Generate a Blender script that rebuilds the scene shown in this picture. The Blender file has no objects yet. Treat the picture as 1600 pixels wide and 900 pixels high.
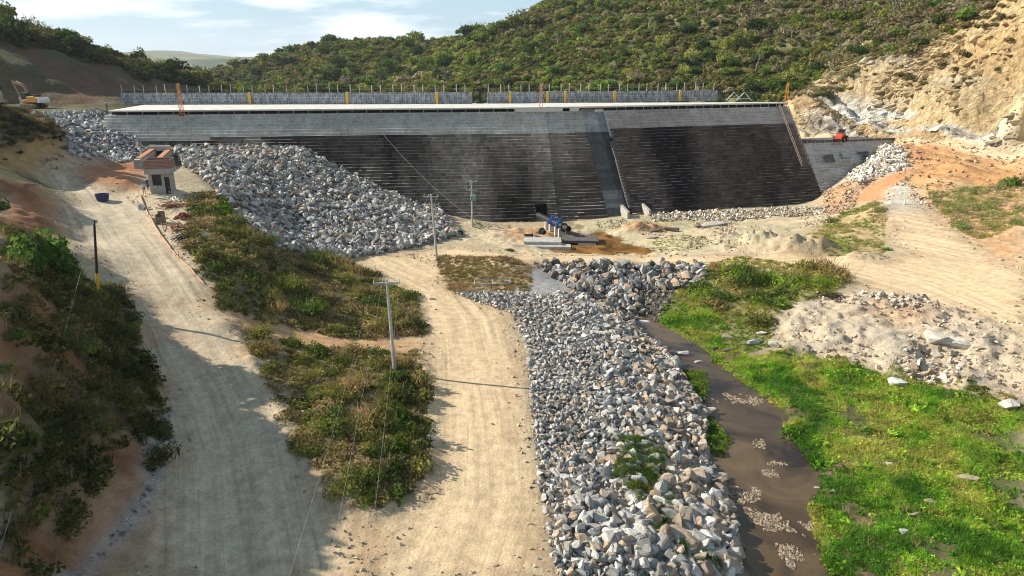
import bpy, bmesh, math, random
import numpy as np
from mathutils import Vector, Matrix
random.seed(7); RS = np.random.RandomState(11)
S = bpy.context.scene
COL = S.collection
R = math.radians

# ------------------------------------------------------------------ camera, sky, sun, exposure
CAM_Z = 32.0
FPX = 1067.0
PITCH = math.atan(358/FPX)
cam = bpy.data.cameras.new('camera'); cam.sensor_width = 36; cam.lens = FPX/1600*36
cam.clip_start = 0.5; cam.clip_end = 20000
camo = bpy.data.objects.new('camera', cam); COL.objects.link(camo)
camo.location = (0, 0, CAM_Z); camo.rotation_euler = (math.pi/2-PITCH, 0, 0)
S.camera = camo
S.view_settings.view_transform = 'Standard'; S.view_settings.look = 'None'
S.view_settings.gamma = 1; S.view_settings.use_curve_mapping = False
S.view_settings.exposure = EXPOSURE = 0.80
S.cycles.max_bounces = 5; S.cycles.diffuse_bounces = 2; S.cycles.glossy_bounces = 2
S.cycles.transmission_bounces = 3; S.cycles.transparent_max_bounces = 4; S.cycles.volume_bounces = 0
S.cycles.caustics_reflective = False; S.cycles.caustics_refractive = False
S.cycles.use_denoising = True; S.cycles.pixel_filter_type = 'BLACKMAN_HARRIS'; S.cycles.filter_width = 1.05

SUN_EL = R(30.0)
SH = Vector((1.0, -0.22, 0)).normalized()           # the way shadows fall on the ground
TOSUN = Vector((-SH.x*math.cos(SUN_EL), -SH.y*math.cos(SUN_EL), math.sin(SUN_EL)))
W = bpy.data.worlds.new('World'); S.world = W; W.use_nodes = True
nt = W.node_tree; nt.nodes.clear()
def N(nt, typ, **kw):
    n = nt.nodes.new(typ)
    for k, v in kw.items():
        if k.startswith('i_'):
            n.inputs[k[2:].replace('_', ' ')].default_value = v
        else: setattr(n, k, v)
    return n
def L(nt, a, b): nt.links.new(a, b)
sky = N(nt, 'ShaderNodeTexSky'); sky.sky_type = 'NISHITA'; sky.sun_disc = False
sky.sun_elevation = SUN_EL; sky.sun_rotation = math.atan2(TOSUN.x, TOSUN.y)
sky.altitude = 300; sky.air_density = 1.1; sky.dust_density = 0.6; sky.ozone_density = 2.0
tc = N(nt, 'ShaderNodeTexCoord'); sep = N(nt, 'ShaderNodeSeparateXYZ'); L(nt, tc.outputs['Generated'], sep.inputs[0])
mz = N(nt, 'ShaderNodeMath', operation='MAXIMUM'); L(nt, sep.outputs[2], mz.inputs[0]); mz.inputs[1].default_value = 0.0
ad = N(nt, 'ShaderNodeMath', operation='ADD'); L(nt, mz.outputs[0], ad.inputs[0]); ad.inputs[1].default_value = 0.16
dx = N(nt, 'ShaderNodeMath', operation='DIVIDE'); L(nt, sep.outputs[0], dx.inputs[0]); L(nt, ad.outputs[0], dx.inputs[1])
dy = N(nt, 'ShaderNodeMath', operation='DIVIDE'); L(nt, sep.outputs[1], dy.inputs[0]); L(nt, ad.outputs[0], dy.inputs[1])
cb = N(nt, 'ShaderNodeCombineXYZ'); L(nt, dx.outputs[0], cb.inputs[0]); L(nt, dy.outputs[0], cb.inputs[1])
mp = N(nt, 'ShaderNodeMapping'); mp.inputs['Location'].default_value = (5.1, 1.2, 0); mp.inputs['Scale'].default_value = (0.62, 0.85, 1)
L(nt, cb.outputs[0], mp.inputs[0])
cn = N(nt, 'ShaderNodeTexNoise', i_Scale=1.25, i_Detail=9.0, i_Roughness=0.55); L(nt, mp.outputs[0], cn.inputs['Vector'])
cr = N(nt, 'ShaderNodeValToRGB'); cr.color_ramp.elements[0].position = 0.49; cr.color_ramp.elements[0].color = (0, 0, 0, 1)
cr.color_ramp.elements[1].position = 0.61; cr.color_ramp.elements[1].color = (1, 1, 1, 1); L(nt, cn.outputs['Fac'], cr.inputs[0])
cm = N(nt, 'ShaderNodeMath', operation='MULTIPLY'); L(nt, cr.outputs[0], cm.inputs[0])
mx = N(nt, 'ShaderNodeMixRGB'); L(nt, cm.outputs[0], mx.inputs[0]); L(nt, sky.outputs[0], mx.inputs[1])
mx.inputs[2].default_value = (13.6, 13.8, 14.0, 1)
hsv = N(nt, 'ShaderNodeHueSaturation'); hsv.inputs['Saturation'].default_value = 1.1; tn = N(nt, 'ShaderNodeMixRGB', blend_type='MULTIPLY'); tn.inputs[0].default_value = 1; tn.inputs[2].default_value = (.88, 1.0, 1.04, 1); L(nt, sky.outputs[0], tn.inputs[1]); L(nt, tn.outputs[0], hsv.inputs['Color']); pb = N(nt, 'ShaderNodeMixRGB'); pb.inputs[0].default_value = .68; pb.inputs[2].default_value = (5.9, 8.5, 10.6, 1); L(nt, hsv.outputs[0], pb.inputs[1]); L(nt, pb.outputs[0], mx.inputs[1])
up = N(nt, 'ShaderNodeMapRange'); L(nt, sep.outputs[2], up.inputs[0]); up.inputs[1].default_value = .10; up.inputs[2].default_value = .45; up.inputs[3].default_value = .70; up.inputs[4].default_value = .28; up.interpolation_type = 'SMOOTHSTEP'; L(nt, up.outputs[0], pb.inputs[0])
uc = N(nt, 'ShaderNodeMapRange'); L(nt, sep.outputs[2], uc.inputs[0]); uc.inputs[1].default_value = .10; uc.inputs[2].default_value = .45; uc.inputs[3].default_value = .8; uc.inputs[4].default_value = .35
L(nt, uc.outputs[0], cm.inputs[1])
bg = N(nt, 'ShaderNodeBackground'); bg.inputs['Strength'].default_value = 0.055; L(nt, mx.outputs[0], bg.inputs[0])
wo = N(nt, 'ShaderNodeOutputWorld'); L(nt, bg.outputs[0], wo.inputs[0])
sl = bpy.data.lights.new('sun', 'SUN'); sl.energy = 5.0; sl.angle = R(0.55); sl.color = (1.0, 0.925, 0.80)
so = bpy.data.objects.new('sun', sl); COL.objects.link(so); so.rotation_euler = TOSUN.to_track_quat('Z', 'Y').to_euler()
so.location = (-100, 0, 200)

# ------------------------------------------------------------------ helpers
def tag(o, label=None, cat=None, group=None, kind=None):
    if label: o['label'] = label
    if cat: o['category'] = cat
    if group: o['group'] = group
    if kind: o['kind'] = kind
    return o
def empty(name, loc, rz=0):
    o = bpy.data.objects.new(name, None); COL.objects.link(o); o.location = loc; o.rotation_euler = (0, 0, rz)
    o.empty_display_size = .2
    return o
def copy_tree(o, loc=None, rz=None, sc=None):
    c = o.copy(); COL.objects.link(c)
    for ch in o.children:
        d = ch.copy(); COL.objects.link(d); d.parent = c
        for g in ch.children:
            e = g.copy(); COL.objects.link(e); e.parent = d
    if loc is not None: c.location = loc
    if rz is not None: c.rotation_euler = (0, 0, rz)
    if sc is not None: c.scale = sc
    return c
def np_mesh(name, V, F, mat=None, col=None, smooth=False, attrs=None):
    """V (n,3), F (m,k) ints, col (n,3) point colours"""
    V = np.ascontiguousarray(V, dtype=np.float32); F = np.ascontiguousarray(F, dtype=np.int32)
    me = bpy.data.meshes.new(name); m, k = F.shape
    me.vertices.add(len(V)); me.vertices.foreach_set('co', V.ravel())
    me.loops.add(m*k); me.loops.foreach_set('vertex_index', F.ravel())
    me.polygons.add(m); me.polygons.foreach_set('loop_start', np.arange(0, m*k, k, dtype=np.int32))
    if smooth: me.polygons.foreach_set('use_smooth', np.ones(m, dtype=bool))
    else: me.polygons.foreach_set('use_smooth', np.zeros(m, dtype=bool))
    me.update(calc_edges=True)
    if col is not None:
        a = me.attributes.new('Col', 'FLOAT_COLOR', 'POINT')
        c4 = np.ones((len(V), 4), dtype=np.float32); c4[:, :3] = col; a.data.foreach_set('color', c4.ravel())
    for nm, arr in (attrs or {}).items():
        a = me.attributes.new(nm, 'FLOAT_VECTOR', 'POINT'); a.data.foreach_set('vector', np.ascontiguousarray(arr, dtype=np.float32).ravel())
    if mat: me.materials.append(mat)
    return me
def link(name, me, parent=None):
    o = bpy.data.objects.new(name, me); COL.objects.link(o)
    if parent: o.parent = parent
    return o

class MB:
    """collects boxes, bars, tubes; build() links them as ONE mesh object"""
    def __init__(s): s.v = []; s.f = []
    def add(s, vs, fs):
        b = len(s.v); s.v += [tuple(v) for v in vs]; s.f += [tuple(b+i for i in f) for f in fs]; return s
    def box(s, c, d, M=None):
        x, y, z = d[0]/2, d[1]/2, d[2]/2
        vs = [Vector((a*x, b*y, e*z)) for a in (-1, 1) for b in (-1, 1) for e in (-1, 1)]
        if M: vs = [M @ v for v in vs]
        vs = [v+Vector(c) for v in vs]
        return s.add(vs, [(0, 1, 3, 2), (4, 6, 7, 5), (0, 4, 5, 1), (2, 3, 7, 6), (0, 2, 6, 4), (1, 5, 7, 3)])
    def tube(s, a, b, r, r2=None, n=8, cap=True):
        a, b = Vector(a), Vector(b); d = b-a; q = d.to_track_quat('Z', 'Y'); r2 = r if r2 is None else r2; vs = []
        for p, rr in ((a, r), (b, r2)):
            for i in range(n):
                t = 2*math.pi*i/n; vs.append(p+q @ Vector((rr*math.cos(t), rr*math.sin(t), 0)))
        fs = [(i, (i+1) % n, n+(i+1) % n, n+i) for i in range(n)]
        if cap: fs += [tuple(range(n))[::-1], tuple(range(n, 2*n))]
        return s.add(vs, fs)
    def pipe(s, a, b, r, ri, n=20):
        a, b = Vector(a), Vector(b); d = b-a; q = d.to_track_quat('Z', 'Y'); vs = []
        for p, rr in ((a, r), (b, r), (b, ri), (a, ri)):
            for i in range(n):
                t = 2*math.pi*i/n; vs.append(p+q @ Vector((rr*math.cos(t), rr*math.sin(t), 0)))
        fs = []
        for k in range(4):
            k2 = (k+1) % 4
            fs += [(k*n+i, k*n+(i+1) % n, k2*n+(i+1) % n, k2*n+i) for i in range(n)]
        return s.add(vs, fs)
    def prism(s, poly, y0, y1, ax='y'):
        """poly: list of (a,b) extruded along axis"""
        n = len(poly)
        def P(a, b, t): return (a, t, b) if ax == 'y' else ((t, a, b) if ax == 'x' else (a, b, t))
        vs = [P(a, b, y0) for a, b in poly]+[P(a, b, y1) for a, b in poly]
        return s.add(vs, [tuple(range(n))[::-1], tuple(range(n, 2*n))]+[(i, (i+1) % n, n+(i+1) % n, n+i) for i in range(n)])
    def build(s, name, mat, parent=None, smooth=False, bevel=0):
        me = bpy.data.meshes.new(name); me.from_pydata(s.v, [], s.f); me.update()
        bm = bmesh.new(); bm.from_mesh(me); bmesh.ops.recalc_face_normals(bm, faces=bm.faces)
        if bevel: bmesh.ops.bevel(bm, geom=bm.edges[:], offset=bevel, segments=1, affect='EDGES', clamp_overlap=True)
        bm.to_mesh(me); bm.free()
        if smooth:
            for p in me.polygons: p.use_smooth = True
        if mat: me.materials.append(mat)
        return link(name, me, parent)

# noise -------------------------------------------------------------
def _h(ix, iy, seed):
    h = (ix.astype(np.int64)*374761393 + iy.astype(np.int64)*668265263 + seed*1442695041) & 0x7fffffff
    h = (h ^ (h >> 13))*1274126177 & 0x7fffffff
    return ((h ^ (h >> 16)) & 0xffff)/65535.0
def vnoise(x, y, seed=0):
    ix = np.floor(x); iy = np.floor(y); fx = x-ix; fy = y-iy; fx = fx*fx*(3-2*fx); fy = fy*fy*(3-2*fy)
    a = _h(ix, iy, seed); b = _h(ix+1, iy, seed); c = _h(ix, iy+1, seed); d = _h(ix+1, iy+1, seed)
    return (a*(1-fx)+b*fx)*(1-fy)+(c*(1-fx)+d*fx)*fy
def fbm(x, y, seed=0, o=4, g=.5):
    s = 0; a = 1; t = 0
    for i in range(o):
        s = s+a*vnoise(x*2**i+17.3*i, y*2**i-9.1*i, seed+i); t += a; a *= g
    return s/t*2-1

# pixel -> world (a pencil for laying the site out in metres)
cp, sp = math.cos(PITCH), math.sin(PITCH)
def ray(x, y):
    u = (x-800)/FPX; v = (450-y)/FPX
    return (u, cp+v*sp, v*cp-sp)
def PZ(x, y, z):
    r = ray(x, y); t = (z-CAM_Z)/r[2]; return (r[0]*t, r[1]*t, z)
def PD(x, y, D):
    r = ray(x, y); t = D/r[1]; return (r[0]*t, D, CAM_Z+r[2]*t)
def PROJ(X, Y, Z):
    Z = Z-CAM_Z; f = Y*cp-Z*sp; u = Y*sp+Z*cp
    return 800+FPX*X/f, 450-FPX*u/f

# ------------------------------------------------------------------ terrain heights
ptsZ = """620 890 2.9;820 890 2.8;720 780 2.8;820 780 2.7;690 650 2.7;810 650 2.7;680 560 2.7;800 560 2.7;640 480 2.8;760 490 2.7;600 430 2.8;700 450 2.7;550 408 3.0;640 400 2.8;720 390 2.6;800 395 2.4;620 385 3;
230 890 3.4;560 890 3.1;255 780 4.0;520 780 3.7;262 690 4.6;470 690 4.5;250 620 5.4;430 620 5.3;225 560 6.4;390 560 6.3;210 500 7.8;350 500 7.7;185 440 9.5;310 440 9.4;130 380 11.4;280 380 11.3;105 330 12.8;240 330 12.6;100 300 13.2;200 300 13.2;75 270 13.5;210 270 13.6;110 258 13.7;200 256 14.0;
230 304 13.2;290 300 13.0;300 330 12.3;270 350 12.2;330 360 11.6;
330 320 12.6;360 350 11.6;400 385 9.6;440 405 7.6;500 412 5.2;540 415 3.5;330 400 10.8;380 440 8.8;450 450 6.2;550 470 4.0;620 470 3.1;
350 480 7.9;400 510 6.2;450 522 4.9;550 535 3.7;650 545 2.85;440 580 5.2;520 580 4.3;600 590 3.6;650 610 2.9;500 680 4.7;580 660 4.3;640 680 3.0;560 760 4.1;620 740 3.5;640 780 2.9;600 810 3.1;
900 480 2.6;920 550 2.6;915 650 2.6;935 760 2.5;965 880 2.3;830 480 2.65;850 600 2.7;860 700 2.7;880 800 2.7;
975 496 .05;985 478 .3;1005 515 -.4;1060 575 .05;1100 650 .05;1100 720 .05;1145 800 .05;1160 870 .05;1010 620 1.3;1020 740 1.3;1050 850 1.3;960 540 1.4;
1018 515 -.5;1040 535 -.7;1100 590 -.7;1170 650 -.7;1200 720 -.6;1200 800 -.6;1220 880 -.6;1180 620 -.5;
1032 508 .08;1110 545 .1;1140 578 .1;1220 628 .1;1240 665 .1;1300 740 .1;1300 775 .1;1290 850 .1;1320 900 .1;
1400 650 .5;1500 750 .5;1590 890 .4;1400 850 .4;1300 620 .4;1200 575 .35;1590 780 .6;1590 700 1.0;1500 640 .9;1350 720 .35;1350 800 .3;
1050 480 .6;1120 500 .7;1150 430 2.2;1200 425 2.5;1250 450 2.7;1200 480 1.5;1180 530 .4;1085 455 1.0;
1220 490 2.2;1250 545 .9;1300 565 .8;1380 590 .9;1450 605 1.1;1560 625 1.5;1590 645 1.4;1330 480 2.9;1400 510 2.7;1460 520 2.6;1590 570 2.5;1500 500 3.0;1480 565 1.7;1410 555 1.8;1330 530 2.0;
830 403 2.6;960 403 2.6;1100 405 2.6;1200 405 2.7;1300 412 2.9;1400 420 3.2;1500 440 3.5;1590 500 3.4;1590 440 4.2;1100 413 2.6;1200 418 2.7;1300 430 2.9;1400 455 3.0;1500 480 3.1;830 411 2.6;960 411 2.6;
830 430 2.5;860 450 2.4;870 438 1.2;960 445 .4;1060 440 .6;960 480 .25;1010 492 0.0;930 455 1.2;905 430 1.4;1000 425 1.2;1090 430 1.8;
1430 400 3.8;1480 380 4.3;1520 400 4.0;1400 350 5.0;1470 350 5.1;1395 318 6.2;1440 318 6.2;1402 290 7.6;1422 286 7.8;1395 277 8.3;
1340 300 5.0;1300 332 2.6;1280 345 2.0;1312 292 5.2;1375 325 5.9;1370 370 3.7;1320 350 3.0;1340 390 3.2;1290 385 2.9;1200 380 2.9;
1290 327 1.6;1010 338 1.1;1150 330 1.3;1100 352 1.2;1200 352 1.5;1000 362 1.0;950 353 .7;850 358 .7;780 357 1.5;735 353 1.9;700 378 2.4;780 375 1.7;1050 380 1.3;1150 378 2.0;1250 368 2.4;820 385 1.2;
930 390 .0;900 396 .1;950 378 .1;1000 396 .15;870 393 .1;985 390 .1;905 384 .1;960 370 .35;1010 390 .35;1010 380 .9;
400 233 14.4;470 237 14.2;290 240 14.4;440 252 13.2;350 262 13.6;450 290 10.0;550 290 8.8;350 300 12.0;400 335 8.2;500 340 6.2;450 372 4.6;560 396 3.1;600 378 3.3;650 385 2.7;620 340 5.0;680 365 2.8;
60 171 21.7;150 172 21.7;10 171 21.7;150 246 14.3;215 238 14.6;120 250 14.2;180 215 17.2;165 272 15.2;200 278 14.9;150 264 14.9;205 262 15.0;
-20 163 24.9;
100 262 13.9;60 262 14.0;20 262 14.2;
1380 224 13;1500 233 13;1600 241 13;1300 214 13.3;1400 217 13.3;1450 226 13.2;1600 234 13.3;
1400 236 12.3;1440 250 11;1500 258 11.3;1600 250 12.4;1600 290 9;1500 290 8.5;1450 300 7.5;1500 340 5.8;1590 330 6.9;1560 380 5.0;1590 410 4.6;
1385 228 12.6;1340 280 7.6;1420 262 9.8;1370 290 6.6;1310 305 3.8;
150 455 10.4;150 600 8.7;100 700 8.7;60 800 8.3;20 890 7.8;0 600 14.5;60 500 13.8;0 480 16.5;120 490 11.2;0 400 18.3;60 420 14.6;100 440 12.4;180 540 8.9;215 640 6.5;215 740 5.4;170 830 5.0;110 890 5.0;
1700 900 .6;1700 700 2;1700 560 3;1700 400 6"""
ptsD = """0 165 112;60 178 116;100 205 118;112 238 119;80 215 118;40 190 113;
0 272 85;60 286 86;88 310 86;94 335 84;40 330 78;0 330 76;70 370 72;
0 35 205;60 62 212;130 78 222;240 105 258;330 132 320;0 60 190;0 110 175;100 120 185;180 140 195;250 140 235;0 158 165;100 163 168;190 162 172;-200 -20 190;-300 60 140;-300 200 90;
400 152 420;350 146 350;500 146 290;700 146 270;900 147 250;1100 150 228;1230 152 205;
345 128 520;400 97 500;450 80 480;500 71 470;550 66 475;600 65 490;700 73 520;740 62 470;800 34 440;850 10 430;900 -20 430;1000 -60 420;1200 -100 380;1400 -140 330;1600 -160 300;1800 -150 250;
500 112 380;420 120 420;360 140 430;600 110 400;650 128 340;700 108 370;800 95 330;900 95 300;900 40 360;1000 60 300;1100 20 300;1200 60 255;1100 100 262;1200 122 228;1300 20 265;1000 120 255;
1240 162 190;1300 165 190;1400 165 181;1500 160 164;1600 160 152;1280 120 210;1400 100 191;1500 80 179;1600 50 162;1600 0 172;1500 30 192;1400 40 210;1300 70 228;1250 157 197;1700 150 140;1700 60 146;1750 0 152;1350 190 182;1550 200 158"""
ptsW = [(-60,170,14),(-20,178,9),(30,190,8),(70,205,12),(-40,250,4),(20,250,4),(60,225,8),(-90,230,10),(-150,60,36),(-170,140,42),(-180,0,36),(-60,10,10),(-30,12,4),(0,8,2.6),(12,10,2.6),
 (22,12,-.5),(24,22,-.5),(60,12,.5),(100,20,3),(130,60,12),(140,100,22),(200,50,38),(220,130,60),(-48,40,17),(-60,60,21),(-75,80,24),(-90,100,27),(-48,25,13),
 (0,620,10),(-250,500,20),(-150,400,10),(-120,330,4),(-400,300,30),(100,600,50),(300,500,110),(500,300,100),(-700,700,0),(0,-60,3),(200,-40,20),(-200,-50,30)]
P = []
for s in ptsZ.replace('\n', '').split(';'):
    if s.strip(): P.append(PZ(*map(float, s.split())))
for s in ptsD.replace('\n', '').split(';'):
    if s.strip(): P.append(PD(*map(float, s.split())))
P += ptsW
def _dam(s, d):      # the dam's foundation, level under the whole structure
    DP_ = [Vector((-83.0, 143.3)), Vector((14.0, 154.7)), Vector((66.6, 170.4)), Vector((92.5, 178.1))]; k = 0
    while k < 2 and s > (DP_[k+1]-DP_[k]).length: s -= (DP_[k+1]-DP_[k]).length; k += 1
    t = (DP_[k+1]-DP_[k]).normalized(); p = DP_[k]+t*s+Vector((-t.y, t.x))*d; return p.x, p.y
for s in range(78, 153, 8):
    for d_ in (-15.5, -8, 1): P.append((*_dam(s, d_), .5 if s < 100 else 1.0))
for s, z_ in ((56, 5.8), (64, 2.8), (71, 1.0)): P.append((*_dam(s, -8), z_)); P.append((*_dam(s, 1), z_))
for s in (158, 165, 172): P.append((*_dam(s, -11), 4.5+(s-158)*.3)); P.append((*_dam(s, -4), 8))
P = np.array(P, dtype=np.float64)
d = np.sqrt(((P[:, None, :2]-P[None, :, :2])**2).sum(-1))
n = len(P); sc_ = 50.0
A = np.zeros((n+3, n+3)); A[:n, :n] = d/sc_ + np.eye(n)*-0.004
A[:n, n] = 1; A[:n, n+1:n+3] = P[:, :2]/sc_; A[n, :n] = 1; A[n+1:, :n] = P[:, :2].T/sc_
SOL = np.linalg.solve(A, np.concatenate([P[:, 2], np.zeros(3)]))
def h_raw(x, y):
    x = np.asarray(x, float).ravel(); y = np.asarray(y, float).ravel(); out = np.empty(len(x))
    for i in range(0, len(x), 20000):
        xs = x[i:i+20000]; ys = y[i:i+20000]
        dd = np.sqrt((xs[:, None]-P[None, :, 0])**2+(ys[:, None]-P[None, :, 1])**2)/sc_
        out[i:i+20000] = dd @ SOL[:n]+SOL[n]+xs/sc_*SOL[n+1]+ys/sc_*SOL[n+2]
    return out
# tensor grid
def grow(a, step, end, g):
    r = [a]
    while (r[-1] < end if step > 0 else r[-1] > end):
        r.append(r[-1]+step); step *= g
    return r
gx = grow(-60, -.45, -7000, 1.03)[::-1][:-1]+list(np.arange(-60, 40, .3))+list(np.arange(40, 110, .42))+grow(110, .5, 7000, 1.035)
gy = grow(24, -.6, -300, 1.2)[::-1][:-1]+list(np.arange(24, 60, .24))
y = 60.0; st = .26
while y < 9000:
    gy.append(y); y += st
    st = max(.26, y*.0043) if y < 230 else st*1.018
GX = np.array(gx); GY = np.array(gy); nx, ny = len(GX), len(GY)
XX, YY = np.meshgrid(GX, GY); XF = XX.ravel(); YF = YY.ravel()
print('GRID', nx, ny, nx*ny, flush=True)
H = h_raw(XF, YF)
far = np.hypot(XF, YF); wf = np.clip((far-560)/300, 0, 1); wf = wf*wf*(3-2*wf)
HF = -6+26*fbm(XF/420., YF/520., 5, 5)+ np.exp(-((YF-2900-500*fbm(XF/900., YF*0, 15, 3))/700.)**2)*(40+60*fbm(XF/800., YF/1500., 9, 4))+np.clip((YF-3600)/3000, 0, 1)*20+8*fbm(XF/120., YF/120., 19, 3)
H = H*(1-wf)+HF*wf
def hgrid(x, y, HH):
    x = np.asarray(x, float); y = np.asarray(y, float)
    i = np.clip(np.searchsorted(GX, x)-1, 0, nx-2); j = np.clip(np.searchsorted(GY, y)-1, 0, ny-2)
    fx = (x-GX[i])/(GX[i+1]-GX[i]); fy = (y-GY[j])/(GY[j+1]-GY[j]); fx = np.clip(fx, 0, 1); fy = np.clip(fy, 0, 1)
    H2 = HH.reshape(ny, nx)
    return (H2[j, i]*(1-fx)+H2[j, i+1]*fx)*(1-fy)+(H2[j+1, i]*(1-fx)+H2[j+1, i+1]*fx)*fy
def GP(px, py, HH=None, dmax=900):
    """where the sight line through a spot of the survey photo meets the ground"""
    HH = H if HH is None else HH
    r = ray(px, py); ts = 20*1.006**np.arange(0, 660); X = r[0]*ts; Y = r[1]*ts; Z = CAM_Z+r[2]*ts
    hz = hgrid(X, Y, HH); k = np.nonzero(Z < hz)[0]
    if len(k) == 0 or k[0] == 0: t = ts[0] if len(k) else ts[-1]; return np.array([r[0]*t, r[1]*t, CAM_Z+r[2]*t])
    k = k[0]; a, b = ts[k-1], ts[k]
    for _ in range(20):
        m = (a+b)/2
        if CAM_Z+r[2]*m < float(hgrid(r[0]*m, r[1]*m, HH)): b = m
        else: a = m
    return np.array([r[0]*b, r[1]*b, CAM_Z+r[2]*b])
# a polygon of the survey: list of "x y" -> world XY polygon, edges followed over the ground
H0 = H.copy()
def poly(s):
    q = [tuple(map(float, t.split())) for t in s.split(',')]; out = []
    for a, b in zip(q, q[1:]+q[:1]):
        k = max(1, int(math.hypot(a[0]-b[0], a[1]-b[1])/60))
        for i in range(k):
            g = GP(a[0]+(b[0]-a[0])*i/k, a[1]+(b[1]-a[1])*i/k, H0); out.append(g[:2])
    return np.array(out)
def sdist(x, y, pg):
    """signed distance, inside positive"""
    lo = pg.min(0)-8; hi = pg.max(0)+8
    out = np.full(x.shape, -8.0); m = (x > lo[0]) & (x < hi[0]) & (y > lo[1]) & (y < hi[1])
    xs = x[m]; ys = y[m]; best = np.full(xs.shape, 1e9); ins = np.zeros(xs.shape, bool)
    for (x0, y0), (x1, y1) in zip(pg, np.roll(pg, -1, 0)):
        dx, dy = x1-x0, y1-y0; t = np.clip(((xs-x0)*dx+(ys-y0)*dy)/(dx*dx+dy*dy+1e-9), 0, 1)
        best = np.minimum(best, (xs-x0-t*dx)**2+(ys-y0-t*dy)**2)
        c = ((y0 > ys) != (y1 > ys)); 
        with np.errstate(divide='ignore', invalid='ignore'):
            c &= xs < (x1-x0)*(ys-y0)/(y1-y0+1e-12)+x0
        ins ^= c
    dd = np.sqrt(best); out[m] = np.where(ins, dd, -dd)
    return out
Z_ = dict(
 road_c="560 905,590 840,640 800,665 740,668 640,660 560,668 520,655 480,640 458,590 435,545 420,530 408,560 398,640 398,690 402,700 420,690 445,730 462,790 490,812 540,815 620,830 700,845 780,862 905",
 road_f="500 905,520 850,545 810,590 812,640 800,640 905",
 road_l="225 905,250 800,262 740,258 680,248 620,225 560,208 500,185 440,125 385,105 340,100 300,62 275,70 256,112 248,165 250,122 258,112 268,128 284,180 298,222 306,250 330,268 365,300 410,320 450,345 490,390 550,430 610,465 680,500 750,545 810,540 905",
 road_h="640 398,720 386,800 398,960 399,1100 400,1200 396,1300 402,1385 408,1420 398,1400 370,1385 340,1378 318,1388 295,1412 284,1425 292,1450 325,1480 355,1530 390,1605 430,1605 520,1560 500,1500 482,1400 462,1320 440,1200 420,1100 413,960 412,830 412,760 420,700 415",
 track="345 478,400 500,470 512,560 522,660 528,668 548,560 548,470 540,400 528,350 500",
 bench="1262 216,1382 219,1460 226,1605 236,1605 243,1500 236,1400 228,1382 222",
 ramp_red="1330 318,1345 300,1400 262,1425 236,1450 232,1440 246,1420 270,1398 290,1380 312",
 embank="1382 222,1440 226,1605 243,1605 300,1560 300,1480 292,1440 320,1412 284,1425 250",
 embank2="1440 330,1480 296,1605 296,1605 430,1530 388,1480 350",
 pad="195 300,235 296,310 290,345 320,345 360,300 400,262 350",
 redleft="60 262,80 252,112 268,128 284,180 298,226 303,232 262,210 244,165 250,122 254,95 244,70 250",
 ledge="0 165,60 175,100 203,114 240,108 262,60 268,0 262",
 soil_l1="0 285,60 290,90 320,96 350,80 400,60 400,30 360,0 350",
 soil_l2="0 450,40 445,80 470,92 500,70 540,0 545",
 soil_l3="150 905,180 850,235 800,245 740,230 690,200 690,180 740,140 800,100 850,60 905",
 ditch="258 640,268 640,262 720,240 780,215 815,120 905,96 905,180 820,225 770,238 700",
 rip="705 458,790 458,850 462,905 462,945 480,985 500,1060 575,1100 650,1103 720,1145 800,1160 905,868 905,850 800,835 700,828 620,822 540,800 490",
 gravel="800 412,832 416,880 440,890 458,850 462,790 458,830 440",
 cause="832 413,1100 414,1105 440,1050 452,985 458,1010 492,985 495,940 475,900 455,870 438",
 rubble="1205 480,1250 465,1330 455,1400 460,1500 486,1605 525,1605 640,1560 620,1450 598,1380 580,1300 560,1230 555,1200 540",
 mound="270 235,480 232,580 262,665 312,722 368,640 388,560 402,430 392,380 350,330 290,290 262",
 rock_l="30 176,172 178,235 236,210 248,140 250,110 245,100 205,60 178",
 rock_r="1382 224,1425 262,1340 290,1318 282",
 basin="705 378,735 355,850 356,1010 338,1290 326,1300 350,1200 365,1200 385,1100 398,820 398,760 380",
 redpond="790 358,870 352,890 372,830 380,795 372",
 redchute="960 362,1000 345,1040 352,1060 362,1000 365",
 veg_r="1030 505,1060 470,1110 480,1170 560,1230 545,1300 562,1380 585,1450 605,1560 625,1605 650,1605 905,1300 905,1276 850,1262 800,1282 770,1280 742,1226 668,1212 632,1130 578,1100 545",
 veg_m="1030 500,1050 460,1090 440,1110 412,1160 400,1290 420,1330 440,1300 460,1220 480,1200 540,1170 550,1110 540",
 bar="1240 800,1300 820,1400 905,1310 905,1270 850",
 band_a="300 300,340 300,380 350,440 392,540 405,600 440,650 470,665 520,560 530,470 515,400 500,345 480,320 430,290 380",
 band_b="370 505,470 540,560 550,650 548,668 600,668 720,650 780,560 800,520 770,470 690,430 620,390 550",
 bank_l="0 350,100 400,130 440,190 450,215 500,230 560,250 620,262 680,250 740,200 690,150 760,100 860,60 905,0 905",
 veg_p="680 400,800 402,832 420,830 456,700 456,690 430",
 veg_q="1240 380,1290 345,1370 312,1385 340,1380 400,1330 405,1280 400",
 veg_s="1450 300,1560 290,1605 270,1605 350,1530 375,1480 350",
 hillv="330 130,400 90,500 66,600 58,700 66,800 28,870 0,1600 0,1560 0,1480 30,1400 90,1330 90,1285 125,1260 155,1100 150,500 147",
 cliff="1235 158,1290 120,1340 80,1400 90,1480 60,1540 20,1605 -20,1690 -20,1700 120,1690 238,1605 236,1450 226,1382 219,1262 214,1240 190",
 lhill="0 62,60 72,140 92,240 120,330 145,190 165,0 160")
ZP = {k: poly(v) for k, v in Z_.items()}
print('POLY ok', flush=True)
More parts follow.
